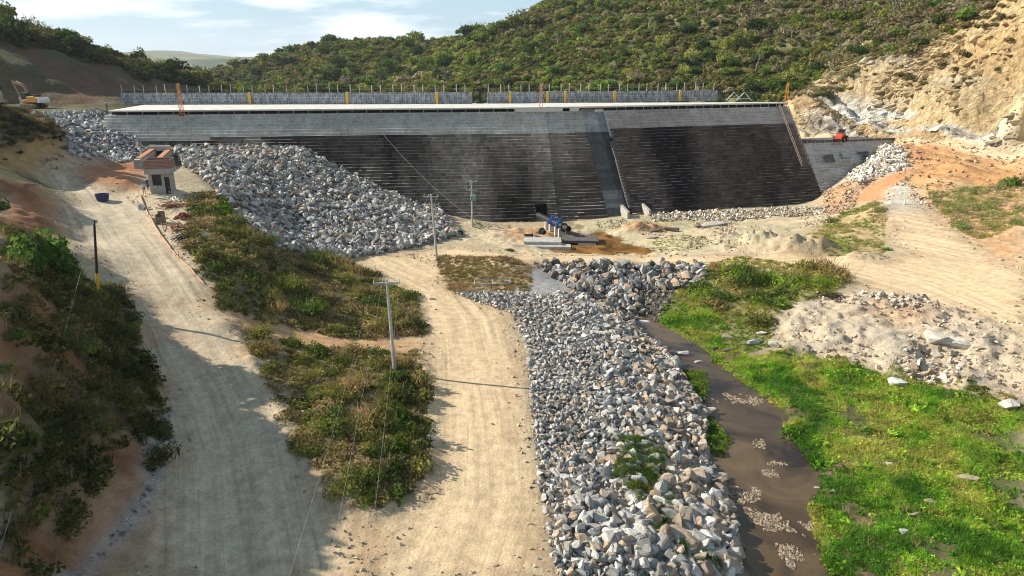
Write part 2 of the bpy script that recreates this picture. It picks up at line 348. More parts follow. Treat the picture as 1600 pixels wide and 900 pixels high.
# pull shapes tight: roads flat, causeway side and banks steeper
nz = fbm(XF*.35, YF*.35, 21, 4); nzf = fbm(XF*1.3, YF*1.3, 31, 3); nzb = fbm(XF*.09, YF*.09, 41, 4)
SD = {}
def sd(k):
    if k not in SD: SD[k] = sdist(XF, YF, ZP[k])
    return SD[k]
def soft(k, w=1.0, j=1.0):
    t = np.clip((sd(k)+j*(nz*.9+nzf*.6))/w*.5+.5, 0, 1); return t*t*(3-2*t)
roads = np.maximum.reduce([soft('road_c', 1.6, .7), soft('road_l', 1.6, .7), soft('road_h', 1.6, .5), soft('road_f', 1.5, .5), soft('track', 1.4, .4), soft('bench', 1, .3)])
water_m = (H0 < -.02) & (YF < 105) & (XF > 5)
amp = .10+.75*soft('rubble', 2)+.22*soft('basin', 2)*(1-roads)+.15*soft('bank_l', 2)+.15*soft('band_b', 2)+.15*soft('band_a', 2)+.25*soft('soil_l2', 2)+.25*soft('soil_l1', 2)+.25*soft('ledge', 2)+.18*soft('embank', 2)+.3*soft('embank2', 2)+.2*soft('soil_l3', 2)
amp = amp*(1-.85*roads)
inner = np.clip((700-far)/200, 0, 1)
hillm = np.clip((YF-(150+.15*XF)-22)/25, 0, 1)*inner; hillm = np.maximum(hillm, np.clip((XF-92)/8, 0, 1)*np.clip((H0-27)/4, 0, 1)*np.clip((YF-150)/6, 0, 1)*inner)
H = H+amp*(nz*1.1+nzf*.5)+ hillm*(1-soft('cliff', 4, 2))*(nzb*3.0+nz*.6)
# cliff relief: gullies raking down the cut face
cl = soft('cliff', 5, 2)*np.clip((YF-150)/10, 0, 1)
u_ = XF*.82+YF*.35+H0*.55; v_ = -XF*.35+YF*.3
rid = 1-np.abs(fbm(u_*.10, v_*.03, 51, 5, .6))*2.2
H = H+cl*(1-soft('bench', 2, .5))*(rid*2.2+nz*1.1+nzf*.7-1.2+.9*(1-np.abs(fbm(u_*.4, v_*.12, 57, 4, .6))*2.2))
gl = soft('ledge', 2)+soft('soil_l2', 2)*.8+soft('embank', 2)*.8+soft('embank2', 2)*.5
H = H+gl*(1-roads)*(-np.abs(fbm(XF*.5+YF*.3, YF*.12, 61, 4))*.9+.2)
# tyre ruts at the fork and a soil lip round it
for px_, py_, h_, rx_, ry_ in ((1178, 384, 2.0, 4.2, 2.4), (1262, 392, 1.9, 4.4, 2.2), (1225, 392, .9, 3, 1.8), (1345, 405, 1.0, 3, 1.5), (985, 362, 1.0, 2.6, 1.6), (1012, 358, .9, 2.2, 1.4), (820, 362, .5, 2.5, 1.2), (740, 352, .8, 1.6, 1.3)):
    g_ = GP(px_, py_, H0); H = H+h_*np.clip(np.exp(-((XF-g_[0])/rx_)**2-((YF-g_[1])/ry_)**2)*1.3, 0, 1)*(1+.5*nz+.35*nzf)
lip = np.exp(-((sd('band_b')+.3)/.5)**2)*(sd('road_c') < 2)
H = H+.22*lip*(.5+nzf)
H = np.where(water_m, np.minimum(H, -.06), H)
SLOPE = np.zeros(1)
def hz(x, y): return float(hgrid(x, y, H))
def G(px, py):
    g = GP(px, py, H); return Vector(g)
# ------------------------------------------------------------------ ground colours and meshes
def C3(*a): return np.array(a, dtype=np.float32)
TAN = C3(.56, .42, .255); TAN_SHADE = C3(.47, .385, .27); RED = C3(.36, .165, .08); ORG = C3(.52, .30, .15); SAND = C3(.56, .45, .29)
OLV = C3(.105, .10, .045); DGR = C3(.05, .06, .028); GRS = C3(.10, .17, .03); GREY = C3(.27, .26, .25); DRY = C3(.27, .22, .11); WET = C3(.14, .10, .06)
CC = np.tile(OLV, (len(XF), 1)).astype(np.float32)
CC = CC*(1+.3*nzb[:, None])
def put(mask, col, k=1.0):
    global CC
    m = (np.clip(mask, 0, 1)*k)[:, None]; CC = CC*(1-m)+np.asarray(col)*m
near = np.clip((190+.2*XF-YF)/12, 0, 1)
put(near*(XF > -60), SAND*.75)
fr = np.clip((far-600)/500, 0, 1)
put(fr, C3(.17, .18, .10)); put(fr*np.clip(fbm(XF/300, YF/300, 77, 4)*3, 0, 1), C3(.30, .28, .16)); put(fr*np.clip(fbm(XF/130, YF/130, 78, 3)*4-.5, 0, 1), C3(.06, .08, .04))
put(soft('lhill', 4, 2)*(YF > 140), C3(.14, .08, .048)); put(soft('lhill', 4, 2)*(YF > 140)*np.clip(nzb*3+.3, 0, 1), C3(.085, .075, .04))
put(hillm*(1-soft('lhill', 4, 2)), C3(.085, .09, .035)); put(hillm*np.clip(nzb*2.5, 0, 1)*(XF > 60), C3(.17, .155, .08))
# cut rock face: cream, ochre and white bands raked along the cut
cv = fbm(u_*.09, v_*.03, 71, 5, .55); cw = fbm(u_*.25+9, v_*.08, 72, 4); cz = fbm(XF*.06, H0*.08+YF*.04, 73, 4)
put(cl, C3(.70, .52, .28)); put(cl*np.clip(cv*3-.1, 0, 1), C3(.66, .44, .20)); put(cl*np.clip(cw*4-.3, 0, 1), C3(.76, .65, .44)); put(cl*np.exp(-((XF-84)/9)**2)*(H > 15)*(H < 26), C3(.60, .36, .15), .8)
put(cl*np.clip(cz*4-.2, 0, 1)*(XF < 100), C3(.42, .34, .22), .7)
yl = np.clip((XF-112+H*.3)/12, 0, 1); put(cl*yl*np.clip(.8+cw*2, 0, 1), C3(.74, .54, .27))
grn = np.clip((118-XF)/14, 0, 1)*np.clip((H-19)/4, 0, 1)
put(cl*grn, C3(.58, .45, .27), .6); put(cl*grn*np.clip(cw*5, 0, 1), C3(.58, .50, .35))
wht = np.clip((XF-76)/8, 0, 1)*np.clip((128-XF)/14, 0, 1)*np.clip((23-H)/4, 0, 1)*np.clip(1.0+cw*4, 0, 1); put(cl*wht, C3(.85, .80, .70))
put(cl*np.clip(cw*5-1.6, 0, 1), C3(.30, .22, .13), .7)
put(soft('basin', 3), C3(.58, .46, .29)); put(soft('basin', 3)*np.clip(nz*3, 0, 1), C3(.47, .38, .26))
put(soft('basin', 3)*(XF > 12)*np.clip(nzb*2+.3, 0, 1), C3(.40, .36, .22))
put(soft('redpond', 2), ORG*.95, .8); put(soft('redchute', 1.5), ORG*.85)
put(soft('veg_q', 2), C3(.42, .32, .17)); put(soft('rubble', 3, 1.5), C3(.50, .40, .28)); put(soft('rubble', 3)*np.clip(nz*2.5+.1, 0, 1), C3(.40, .34, .26)); put(soft('rubble', 2)*np.clip(nzb*3-.3, 0, 1), ORG*.85, .6)
put(soft('embank', 2.5), C3(.52, .28, .12)); put(soft('embank', 2)*np.clip(fbm(XF*.3+YF*.25, YF*.05-XF*.05, 81, 4)*3, 0, 1), C3(.58, .42, .23), .8); put(soft('embank', 2)*np.clip(fbm(XF*.5, YF*.5, 83, 4)*3-.2, 0, 1), C3(.33, .18, .09), .7)
ZP['toe_r'] = poly('1285 300,1330 282,1400 262,1345 300,1330 330,1290 335'); put(soft('toe_r', 2), ORG*.85); put(soft('toe_r', 2)*np.clip(nz*3, 0, 1), C3(.40, .34, .24))
put(soft('embank2', 3), ORG*.9); put(soft('embank2', 2)*np.clip(nzf*3, 0, 1), SAND, .6); put(soft('ramp_red', 1.2, .5), C3(.52, .25, .12))
put(soft('veg_r', 2), C3(.09, .10, .035)); put(soft('veg_r', 2)*np.clip(nzb*3+nz*2-1.3, 0, 1), C3(.36, .30, .17)); put(soft('veg_m', 2), C3(.22, .20, .09))
put(soft('bar', 2), C3(.30, .24, .16))
put(soft('bank_l', 3), C3(.095, .08, .045)); put(soft('bank_l', 3)*np.clip(nz*3-.9, 0, 1), RED*.6); put(soft('band_a', 2), C3(.17, .13, .07)); put(soft('band_b', 2), C3(.21, .15, .085)); put(soft('veg_p', 2), C3(.36, .29, .16))
put(soft('redleft', 3), RED*1.0); put(soft('redleft', 3)*np.clip(nz*3, 0, 1), RED*1.25); put(soft('ledge', 2), C3(.16, .11, .06)); put(soft('ledge', 2)*np.clip((XF+82)/3, 0, 1)*np.clip((20.5+nz*1.5-H)/1.5, 0, 1), C3(.36, .225, .09))
for k in ('soil_l1', 'soil_l2', 'soil_l3'): put(soft(k, 2.5), RED*.85); put(soft(k, 2)*np.clip(nz*3-.3, 0, 1), RED*.6)
put(soft('pad', 2.5), SAND*.95)
put(soft('mound', 1.5, .5), GREY*.35); put(soft('rock_l', 1.5, .5), GREY*.7); put(soft('rock_r', 1.5, .5), C3(.45, .42, .36)); put(soft('rip', 1.5, 1.0), GREY*.4); put(soft('cause', 1.5, .4), GREY*.42); put(soft('gravel', 1.5), GREY*1.25)  # mound, riprap, causeway: shade between the stones put into a darker ground colour
put(np.clip((.40-H)/.25, 0, 1)*(YF < 105)*(XF > 3)*(XF < 40), WET)
put((H < .5)*(YF > 106)*(YF < 140)*(XF > 3)*(XF < 30)*1.0, WET*1.3, .7)
ZP['gully'] = poly('935 468,1005 438,1062 448,1035 500,1000 504,975 488'); put(soft('gully', 1.5, .4), C3(.10, .085, .06))
put(soft('track', 1.6, .5), ORG*.75+TAN*.15); put(soft('bench', 1.2, .3), SAND*1.05)
put(soft('road_h', 1.8, .6), TAN*1.08); put(soft('road_c', 1.8, .7), TAN); put(soft('road_l', 1.8, .7), TAN_SHADE); put(soft('road_f', 2.5, 1), TAN*.97)  # left road: its shade is put into a greyer tan
put(soft('road_f', 3, 1)*np.clip(nz*2.5+.2, 0, 1), C3(.42, .27, .14), .5); put(soft('ditch', .9, .4), C3(.34, .34, .33))
put(soft('road_l', 2, 1)*np.exp(-((YF-62)/9)**2)*np.clip(nz*2, 0, 1), C3(.40, .27, .16), .5)
grs = soft('road_h', 1, .5)*np.clip((XF-55)/6, 0, 1)*np.clip((YF-118)/8, 0, 1); put(grs, C3(.46, .43, .36))
for k_, w_ in (('road_c', 1.3), ('road_l', 1.2), ('road_h', 1.6)): put(np.exp(-((sd(k_)-.6)/w_)**2)*np.clip(.4+nz*1.6+nzf*.8, 0, 1)*(1-hillm), C3(.36, .25, .15), .65)
CC = np.clip(CC, .01, .92)
# along-road coordinates so wheel tracks run with the road
TR = np.zeros((len(XF), 3), dtype=np.float32); TR[:, 2] = 0
def centre(s):
    return np.array([GP(*map(float, t.split()), H0)[:2] for t in s.split(',')])
def track(key, s):
    pl = centre(s); m = sd(key) > -1.5; xs = XF[m]; ys = YF[m]; best = np.full(xs.shape, 1e9); lat = np.zeros(xs.shape); al = np.zeros(xs.shape); acc = 0
    for a, b in zip(pl, pl[1:]):
        v = b-a; l = math.hypot(*v); v = v/l; t = np.clip((xs-a[0])*v[0]+(ys-a[1])*v[1], 0, l)
        d = (xs-a[0]-t*v[0])**2+(ys-a[1]-t*v[1])**2; k = d < best
        best = np.where(k, d, best); sg = (xs-a[0])*v[1]-(ys-a[1])*v[0]; lat = np.where(k, np.sqrt(d)*np.sign(sg), lat); al = np.where(k, acc+t, al); acc += l
    TR[m, 0] = lat; TR[m, 1] = al; TR[m, 2] = np.clip(sd(key)[m]*.8+.6, 0, 1)
track('road_h', '600 395,760 398,960 405,1100 407,1250 410,1350 415,1450 440,1550 480,1620 520')
track('road_l', '390 905,375 780,365 690,340 620,305 560,275 500,240 440,200 380,165 330,130 290,100 262')
track('road_c', '700 905,750 780,750 660,735 560,725 500,690 450,640 425,600 405')
track('track', '345 490,410 505,480 525,560 538,660 538,720 520')

def ntree(name):
    m = bpy.data.materials.new(name); m.use_nodes = True; t = m.node_tree; t.nodes.clear()
    return m, t
def ground_mat(name, scale=1.0, bump=1.0, rough=.95, spec=.15):
    m, t = ntree(name); o = N(t, 'ShaderNodeOutputMaterial'); b = N(t, 'ShaderNodeBsdfPrincipled'); L(t, b.outputs[0], o.inputs[0])
    b.inputs['Roughness'].default_value = rough; b.inputs['Specular IOR Level'].default_value = spec
    a = N(t, 'ShaderNodeAttribute', attribute_name='Col'); g = N(t, 'ShaderNodeNewGeometry')
    n1 = N(t, 'ShaderNodeTexNoise', i_Scale=.9*scale, i_Detail=8.0, i_Roughness=.65); L(t, g.outputs['Position'], n1.inputs['Vector'])
    n2 = N(t, 'ShaderNodeTexNoise', i_Scale=5.5*scale, i_Detail=6.0, i_Roughness=.7); L(t, g.outputs['Position'], n2.inputs['Vector'])
    vo = N(t, 'ShaderNodeTexVoronoi', i_Scale=3.2*scale); L(t, g.outputs['Position'], vo.inputs['Vector'])
    r1 = N(t, 'ShaderNodeMapRange'); L(t, n1.outputs['Fac'], r1.inputs[0]); r1.inputs[1].default_value = .3; r1.inputs[2].default_value = .7; r1.inputs[3].default_value = .74; r1.inputs[4].default_value = 1.22
    r2 = N(t, 'ShaderNodeMapRange'); L(t, n2.outputs['Fac'], r2.inputs[0]); r2.inputs[1].default_value = .3; r2.inputs[2].default_value = .7; r2.inputs[3].default_value = .78; r2.inputs[4].default_value = 1.2
    mm = N(t, 'ShaderNodeMath', operation='MULTIPLY'); L(t, r1.outputs[0], mm.inputs[0]); L(t, r2.outputs[0], mm.inputs[1])
    # wheel tracks
    ta = N(t, 'ShaderNodeAttribute', attribute_name='Track'); mp = N(t, 'ShaderNodeMapping'); mp.inputs['Scale'].default_value = (.95, .035, 0); L(t, ta.outputs['Vector'], mp.inputs[0])
    n3 = N(t, 'ShaderNodeTexNoise', i_Scale=1.0, i_Detail=7.0, i_Roughness=.62); L(t, mp.outputs[0], n3.inputs['Vector'])
    r3 = N(t, 'ShaderNodeMapRange'); L(t, n3.outputs['Fac'], r3.inputs[0]); r3.inputs[1].default_value = .33; r3.inputs[2].default_value = .67; r3.inputs[3].default_value = .77; r3.inputs[4].default_value = 1.18
    sx = N(t, 'ShaderNodeSeparateXYZ'); L(t, ta.outputs['Vector'], sx.inputs[0])
    m3 = N(t, 'ShaderNodeMix'); m3.data_type = 'FLOAT'; L(t, sx.outputs[2], m3.inputs[0]); m3.inputs[2].default_value = 1.0; L(t, r3.outputs[0], m3.inputs[3])
    m4 = N(t, 'ShaderNodeMath', operation='MULTIPLY'); L(t, mm.outputs[0], m4.inputs[0]); L(t, m3.outputs[0], m4.inputs[1])
    mq = N(t, 'ShaderNodeMapping'); mq.inputs['Scale'].default_value = (2.6, .07, 0); L(t, ta.outputs['Vector'], mq.inputs[0])
    n5 = N(t, 'ShaderNodeTexNoise', i_Scale=1.0, i_Detail=5.0, i_Roughness=.6, i_Distortion=.3); L(t, mq.outputs[0], n5.inputs['Vector'])
    r5 = N(t, 'ShaderNodeMapRange'); L(t, n5.outputs['Fac'], r5.inputs[0]); r5.inputs[1].default_value = .34; r5.inputs[2].default_value = .46; r5.inputs[3].default_value = .6; r5.inputs[4].default_value = 1.05
    k5 = N(t, 'ShaderNodeMath', operation='MULTIPLY'); L(t, sx.outputs[2], k5.inputs[0]); L(t, n1.outputs['Fac'], k5.inputs[1])
    m5 = N(t, 'ShaderNodeMix'); m5.data_type = 'FLOAT'; L(t, k5.outputs[0], m5.inputs[0]); m5.inputs[2].default_value = 1.0; L(t, r5.outputs[0], m5.inputs[3])
    m6 = N(t, 'ShaderNodeMath', operation='MULTIPLY'); L(t, m4.outputs[0], m6.inputs[0]); L(t, m5.outputs[0], m6.inputs[1]); m4 = m6
    vm = N(t, 'ShaderNodeVectorMath', operation='SCALE'); L(t, a.outputs['Color'], vm.inputs[0]); L(t, m4.outputs[0], vm.inputs['Scale'])
    L(t, vm.outputs[0], b.inputs['Base Color'])
    h1 = N(t, 'ShaderNodeMath', operation='MULTIPLY_ADD'); L(t, n1.outputs['Fac'], h1.inputs[0]); h1.inputs[1].default_value = 2.2; L(t, n2.outputs['Fac'], h1.inputs[2])
    h2 = N(t, 'ShaderNodeMath', operation='MULTIPLY_ADD'); L(t, vo.outputs['Distance'], h2.inputs[0]); h2.inputs[1].default_value = -.5; L(t, h1.outputs[0], h2.inputs[2])
    h3 = N(t, 'ShaderNodeMath', operation='MULTIPLY'); L(t, n3.outputs['Fac'], h3.inputs[0]); L(t, sx.outputs[2], h3.inputs[1])
    h4 = N(t, 'ShaderNodeMath', operation='MULTIPLY_ADD'); L(t, h3.outputs[0], h4.inputs[0]); h4.inputs[1].default_value = .8; L(t, h2.outputs[0], h4.inputs[2])
    bp = N(t, 'ShaderNodeBump'); bp.inputs['Strength'].default_value = .75*bump; bp.inputs['Distance'].default_value = .12/scale; L(t, h4.outputs[0], bp.inputs['Height']); L(t, bp.outputs[0], b.inputs['Normal'])
    return m
M_GROUND = ground_mat('loose_earth'); M_ROAD = ground_mat('graded_earth', 1.3, .55); M_HILL = ground_mat('hill_earth', .25, .8)
def rock_face_mat():
    m, t = ntree('cut_rock'); o = N(t, 'ShaderNodeOutputMaterial'); b = N(t, 'ShaderNodeBsdfPrincipled'); L(t, b.outputs[0], o.inputs[0]); b.inputs['Roughness'].default_value = .95; b.inputs['Specular IOR Level'].default_value = .15
    a = N(t, 'ShaderNodeAttribute', attribute_name='Col'); g = N(t, 'ShaderNodeNewGeometry')
    mp = N(t, 'ShaderNodeMapping'); mp.inputs['Rotation'].default_value = (.3, .75, .5); mp.inputs['Scale'].default_value = (.14, 1.1, .8); L(t, g.outputs['Position'], mp.inputs[0])
    n1 = N(t, 'ShaderNodeTexNoise', i_Scale=1.0, i_Detail=9.0, i_Roughness=.68, i_Distortion=.6); L(t, mp.outputs[0], n1.inputs['Vector'])
    n2 = N(t, 'ShaderNodeTexNoise', i_Scale=.7, i_Detail=8.0, i_Roughness=.7); L(t, g.outputs['Position'], n2.inputs['Vector'])
    r1 = N(t, 'ShaderNodeMapRange'); L(t, n1.outputs['Fac'], r1.inputs[0]); r1.inputs[1].default_value = .35; r1.inputs[2].default_value = .65; r1.inputs[3].default_value = .5; r1.inputs[4].default_value = 1.2
    r2 = N(t, 'ShaderNodeMapRange'); L(t, n2.outputs['Fac'], r2.inputs[0]); r2.inputs[1].default_value = .3; r2.inputs[2].default_value = .7; r2.inputs[3].default_value = .72; r2.inputs[4].default_value = 1.2
    mm = N(t, 'ShaderNodeMath', operation='MULTIPLY'); L(t, r1.outputs[0], mm.inputs[0]); L(t, r2.outputs[0], mm.inputs[1])
    vm = N(t, 'ShaderNodeVectorMath', operation='SCALE'); L(t, a.outputs['Color'], vm.inputs[0]); L(t, mm.outputs[0], vm.inputs['Scale']); L(t, vm.outputs[0], b.inputs['Base Color'])
    ha = N(t, 'ShaderNodeMath', operation='MULTIPLY_ADD'); L(t, n1.outputs['Fac'], ha.inputs[0]); ha.inputs[1].default_value = 1.6; L(t, n2.outputs['Fac'], ha.inputs[2])
    bp = N(t, 'ShaderNodeBump'); bp.inputs['Strength'].default_value = .9; bp.inputs['Distance'].default_value = 1.1; L(t, ha.outputs[0], bp.inputs['Height']); L(t, bp.outputs[0], b.inputs['Normal'])
    return m
M_CLIFF = rock_face_mat()
idx = np.arange(nx*ny).reshape(ny, nx)
Fq = np.stack([idx[:-1, :-1], idx[:-1, 1:], idx[1:, 1:], idx[1:, :-1]], -1).reshape(-1, 4)
def fm(v): return v[Fq].mean(1)
road_f = fm(np.maximum.reduce([sd('road_c')+nz*.5, sd('road_l')+nz*.5, sd('road_h')+nz*.4, sd('road_f')+nz*.4, sd('bench')+nz*.2, sd('track')+nz*.3])) > 0
clf = (fm(cl) > .5) & ~road_f
fx_, fy_ = fm(XF), fm(YF)
hill_ = (fm(hillm) > .3) & ~clf & ~road_f | (fm(far) > 560)
zone = np.zeros(len(Fq), int); zone[hill_] = 2; zone[clf] = 3; zone[road_f & (fy_ < 200)] = 1
VV = np.stack([XF, YF, H], 1)
for z, nm, mt in ((0, 'ground', M_GROUND), (1, 'dirt_road', M_ROAD), (2, 'hill', M_HILL), (3, 'rock_face', M_CLIFF)):
    f = Fq[zone == z]; u, inv = np.unique(f, return_inverse=True)
    me = np_mesh(nm, VV[u], inv.reshape(-1, 4), mt, CC[u], smooth=True, attrs={'Track': TR[u]})
    tag(link(nm, me), kind='structure')
# water
def water_mat(name, col):
    m, t = ntree(name); o = N(t, 'ShaderNodeOutputMaterial'); b = N(t, 'ShaderNodeBsdfPrincipled'); L(t, b.outputs[0], o.inputs[0])
    g = N(t, 'ShaderNodeNewGeometry'); n1 = N(t, 'ShaderNodeTexNoise', i_Scale=.16, i_Detail=6.0, i_Roughness=.6, i_Distortion=.8); L(t, g.outputs['Position'], n1.inputs['Vector'])
    r = N(t, 'ShaderNodeValToRGB'); L(t, n1.outputs['Fac'], r.inputs[0]); r.color_ramp.elements[0].position = .35; r.color_ramp.elements[1].position = .7
    r.color_ramp.elements[0].color = (*[c*.45 for c in col], 1); r.color_ramp.elements[1].color = (*[c*2.9 for c in col], 1); L(t, r.outputs[0], b.inputs['Base Color'])
    b.inputs['Roughness'].default_value = .06; b.inputs['IOR'].default_value = 1.33; b.inputs['Specular IOR Level'].default_value = .5
    n2 = N(t, 'ShaderNodeTexNoise', i_Scale=1.6, i_Detail=4.0); L(t, g.outputs['Position'], n2.inputs['Vector'])
    bp = N(t, 'ShaderNodeBump'); bp.inputs['Strength'].default_value = .45; bp.inputs['Distance'].default_value = .05; L(t, n2.outputs['Fac'], bp.inputs['Height']); L(t, bp.outputs[0], b.inputs['Normal'])
    return m
def sheet(name, x0, x1, y0, y1, z, mat, label):
    me = np_mesh(name, [(x0, y0, z), (x1, y0, z), (x1, y1, z), (x0, y1, z)], [(0, 1, 2, 3)], mat); tag(link(name, me), kind='structure')
sheet('river_water', 5, 80, -40, 100, 0.0, water_mat('muddy_river', (.046, .030, .015)), '')
sheet('pond_water', 2, 34, 104.5, 128, 0.42, water_mat('muddy_pond', (.15, .075, .022)), '')
# ------------------------------------------------------------------ plain materials
def pm(name, col, rough=.8, metal=0., spec=.3, var=.18, scale=6., bump=0.):
    m, t = ntree(name); o = N(t, 'ShaderNodeOutputMaterial'); b = N(t, 'ShaderNodeBsdfPrincipled'); L(t, b.outputs[0], o.inputs[0])
    b.inputs['Roughness'].default_value = rough; b.inputs['Metallic'].default_value = metal; b.inputs['Specular IOR Level'].default_value = spec
    tc = N(t, 'ShaderNodeTexCoord'); n = N(t, 'ShaderNodeTexNoise', i_Scale=scale, i_Detail=6.0, i_Roughness=.65); L(t, tc.outputs['Object'], n.inputs['Vector'])
    r = N(t, 'ShaderNodeValToRGB'); L(t, n.outputs['Fac'], r.inputs[0]); r.color_ramp.elements[0].position = .3; r.color_ramp.elements[1].position = .7
    r.color_ramp.elements[0].color = (*[c*(1-var) for c in col], 1); r.color_ramp.elements[1].color = (*[min(1, c*(1+var)) for c in col], 1)
    L(t, r.outputs[0], b.inputs['Base Color'])
    if bump:
        bp = N(t, 'ShaderNodeBump'); bp.inputs['Strength'].default_value = bump; bp.inputs['Distance'].default_value = .03; L(t, n.outputs['Fac'], bp.inputs['Height']); L(t, bp.outputs[0], b.inputs['Normal'])
    return m
M = dict(conc=pm('concrete', (.40, .385, .35), .9, var=.3, scale=.8, bump=.3), conc_w=pm('pale_concrete', (.56, .53, .47), .9, var=.15, scale=.4), conc_d=pm('dark_concrete', (.10, .09, .085), .9, var=.4, scale=.7),
         black=pm('black_paint', (.015, .015, .017), .6), dark=pm('shade_black', (.02, .02, .02), .9), steel=pm('galvanised_steel', (.35, .36, .37), .45, .6), wood=pm('weathered_wood', (.22, .16, .10), .85, var=.35),  # near-black 'dark' puts the shade of recesses and openings into the colour
         woodd=pm('dark_wood', (.045, .035, .028), .85, var=.3), yellow=pm('yellow_paint', (.70, .42, .03), .55), orange=pm('orange_paint', (.62, .26, .06), .6), rust=pm('rusty_iron', (.17, .07, .035), .85, var=.4),
         white=pm('white_paint', (.75, .75, .72), .6), blue=pm('blue_paint', (.02, .12, .42), .5), tank=pm('dark_blue_plastic', (.02, .035, .11), .4), exc=pm('machine_yellow', (.46, .21, .03), .55, var=.25), mach_d=pm('machine_dark', (.03, .03, .03), .7, var=.3),
         red=pm('machine_red', (.55, .07, .03), .5), glass=pm('cab_glass', (.03, .06, .07), .12, spec=.7), rubber=pm('black_rubber', (.02, .02, .02), .9), pipe=pm('black_pipe', (.022, .023, .025), .45, var=.3),
         render=pm('grey_render', (.34, .325, .29), .92, var=.2, scale=1.2), tape=pm('orange_netting', (.55, .30, .18), .8, var=.4), green=pm('green_enamel', (.16, .34, .26), .5), ceram=pm('porcelain', (.6, .58, .52), .4), wire=pm('wire', (.45, .45, .43), .6),
         skin=pm('skin', (.28, .15, .09), .6), shirt_b=pm('pale_blue_shirt', (.40, .50, .62), .9), shirt_d=pm('navy_shirt', (.03, .05, .10), .9), jeans=pm('blue_jeans', (.05, .07, .13), .9), helmet=pm('white_helmet', (.8, .8, .78), .4))
BATT = .5/.6
DP = [Vector((-83.0, 143.3)), Vector((14.0, 154.7)), Vector((66.6, 170.4)), Vector((92.5, 178.1))]
DL = [0.0]
for a, b in zip(DP, DP[1:]): DL.append(DL[-1]+(b-a).length)
def DF(s, d, z):
    """s metres along the crest from its left end, d metres upstream (+) of the crest edge"""
    k = 0
    while k < 2 and s > DL[k+1]: k += 1
    t = (DP[k+1]-DP[k]).normalized(); p = DP[k]+t*(s-DL[k]); nn = Vector((-t.y, t.x)); p = p+nn*d
    return Vector((p.x, p.y, z))
def s_at(px, d=0, z=21.7):
    a, b = 0.0, DL[-1]
    for _ in range(40):
        m = (a+b)/2; q = DF(m, d, z)
        if PROJ(q.x, q.y, q.z)[0] < px: a = m
        else: b = m
    return (a+b)/2
def dam_face_mat():
    m, t = ntree('stepped_concrete'); o = N(t, 'ShaderNodeOutputMaterial'); b = N(t, 'ShaderNodeBsdfPrincipled'); L(t, b.outputs[0], o.inputs[0]); b.inputs['Roughness'].default_value = .93; b.inputs['Specular IOR Level'].default_value = .2
    a = N(t, 'ShaderNodeAttribute', attribute_name='Col'); g = N(t, 'ShaderNodeNewGeometry')
    mp = N(t, 'ShaderNodeMapping'); mp.inputs['Scale'].default_value = (.6, .3, .45); L(t, g.outputs['Position'], mp.inputs[0])
    n1 = N(t, 'ShaderNodeTexNoise', i_Scale=1.0, i_Detail=8.0, i_Roughness=.7); L(t, mp.outputs[0], n1.inputs['Vector'])
    n2 = N(t, 'ShaderNodeTexNoise', i_Scale=2.4, i_Detail=6.0, i_Roughness=.75); L(t, g.outputs['Position'], n2.inputs['Vector'])
    r1 = N(t, 'ShaderNodeMapRange'); L(t, n1.outputs['Fac'], r1.inputs[0]); r1.inputs[1].default_value = .33; r1.inputs[2].default_value = .67; r1.inputs[3].default_value = .78; r1.inputs[4].default_value = 1.25
    r2 = N(t, 'ShaderNodeMapRange'); L(t, n2.outputs['Fac'], r2.inputs[0]); r2.inputs[1].default_value = .33; r2.inputs[2].default_value = .67; r2.inputs[3].default_value = .72; r2.inputs[4].default_value = 1.28
    mm = N(t, 'ShaderNodeMath', operation='MULTIPLY'); L(t, r1.outputs[0], mm.inputs[0]); L(t, r2.outputs[0], mm.inputs[1])
    vm = N(t, 'ShaderNodeVectorMath', operation='SCALE'); L(t, a.outputs['Color'], vm.inputs[0]); L(t, mm.outputs[0], vm.inputs['Scale']); L(t, vm.outputs[0], b.inputs['Base Color'])
    bp = N(t, 'ShaderNodeBump'); bp.inputs['Strength'].default_value = .4; bp.inputs['Distance'].default_value = .05; L(t, n2.outputs['Fac'], bp.inputs['Height']); L(t, bp.outputs[0], b.inputs['Normal'])
    return m
M_DAM = dam_face_mat()
dam = tag(empty('dam', (14, 154.7, 0)), 'long stepped concrete gravity dam, pale at the top and dark brown below, across the valley', 'dam')
def part_world(o, root):          # vertices are in world metres; keep them there under the root
    o.parent = root; o.matrix_parent_inverse = Matrix.Translation(-root.location); return o
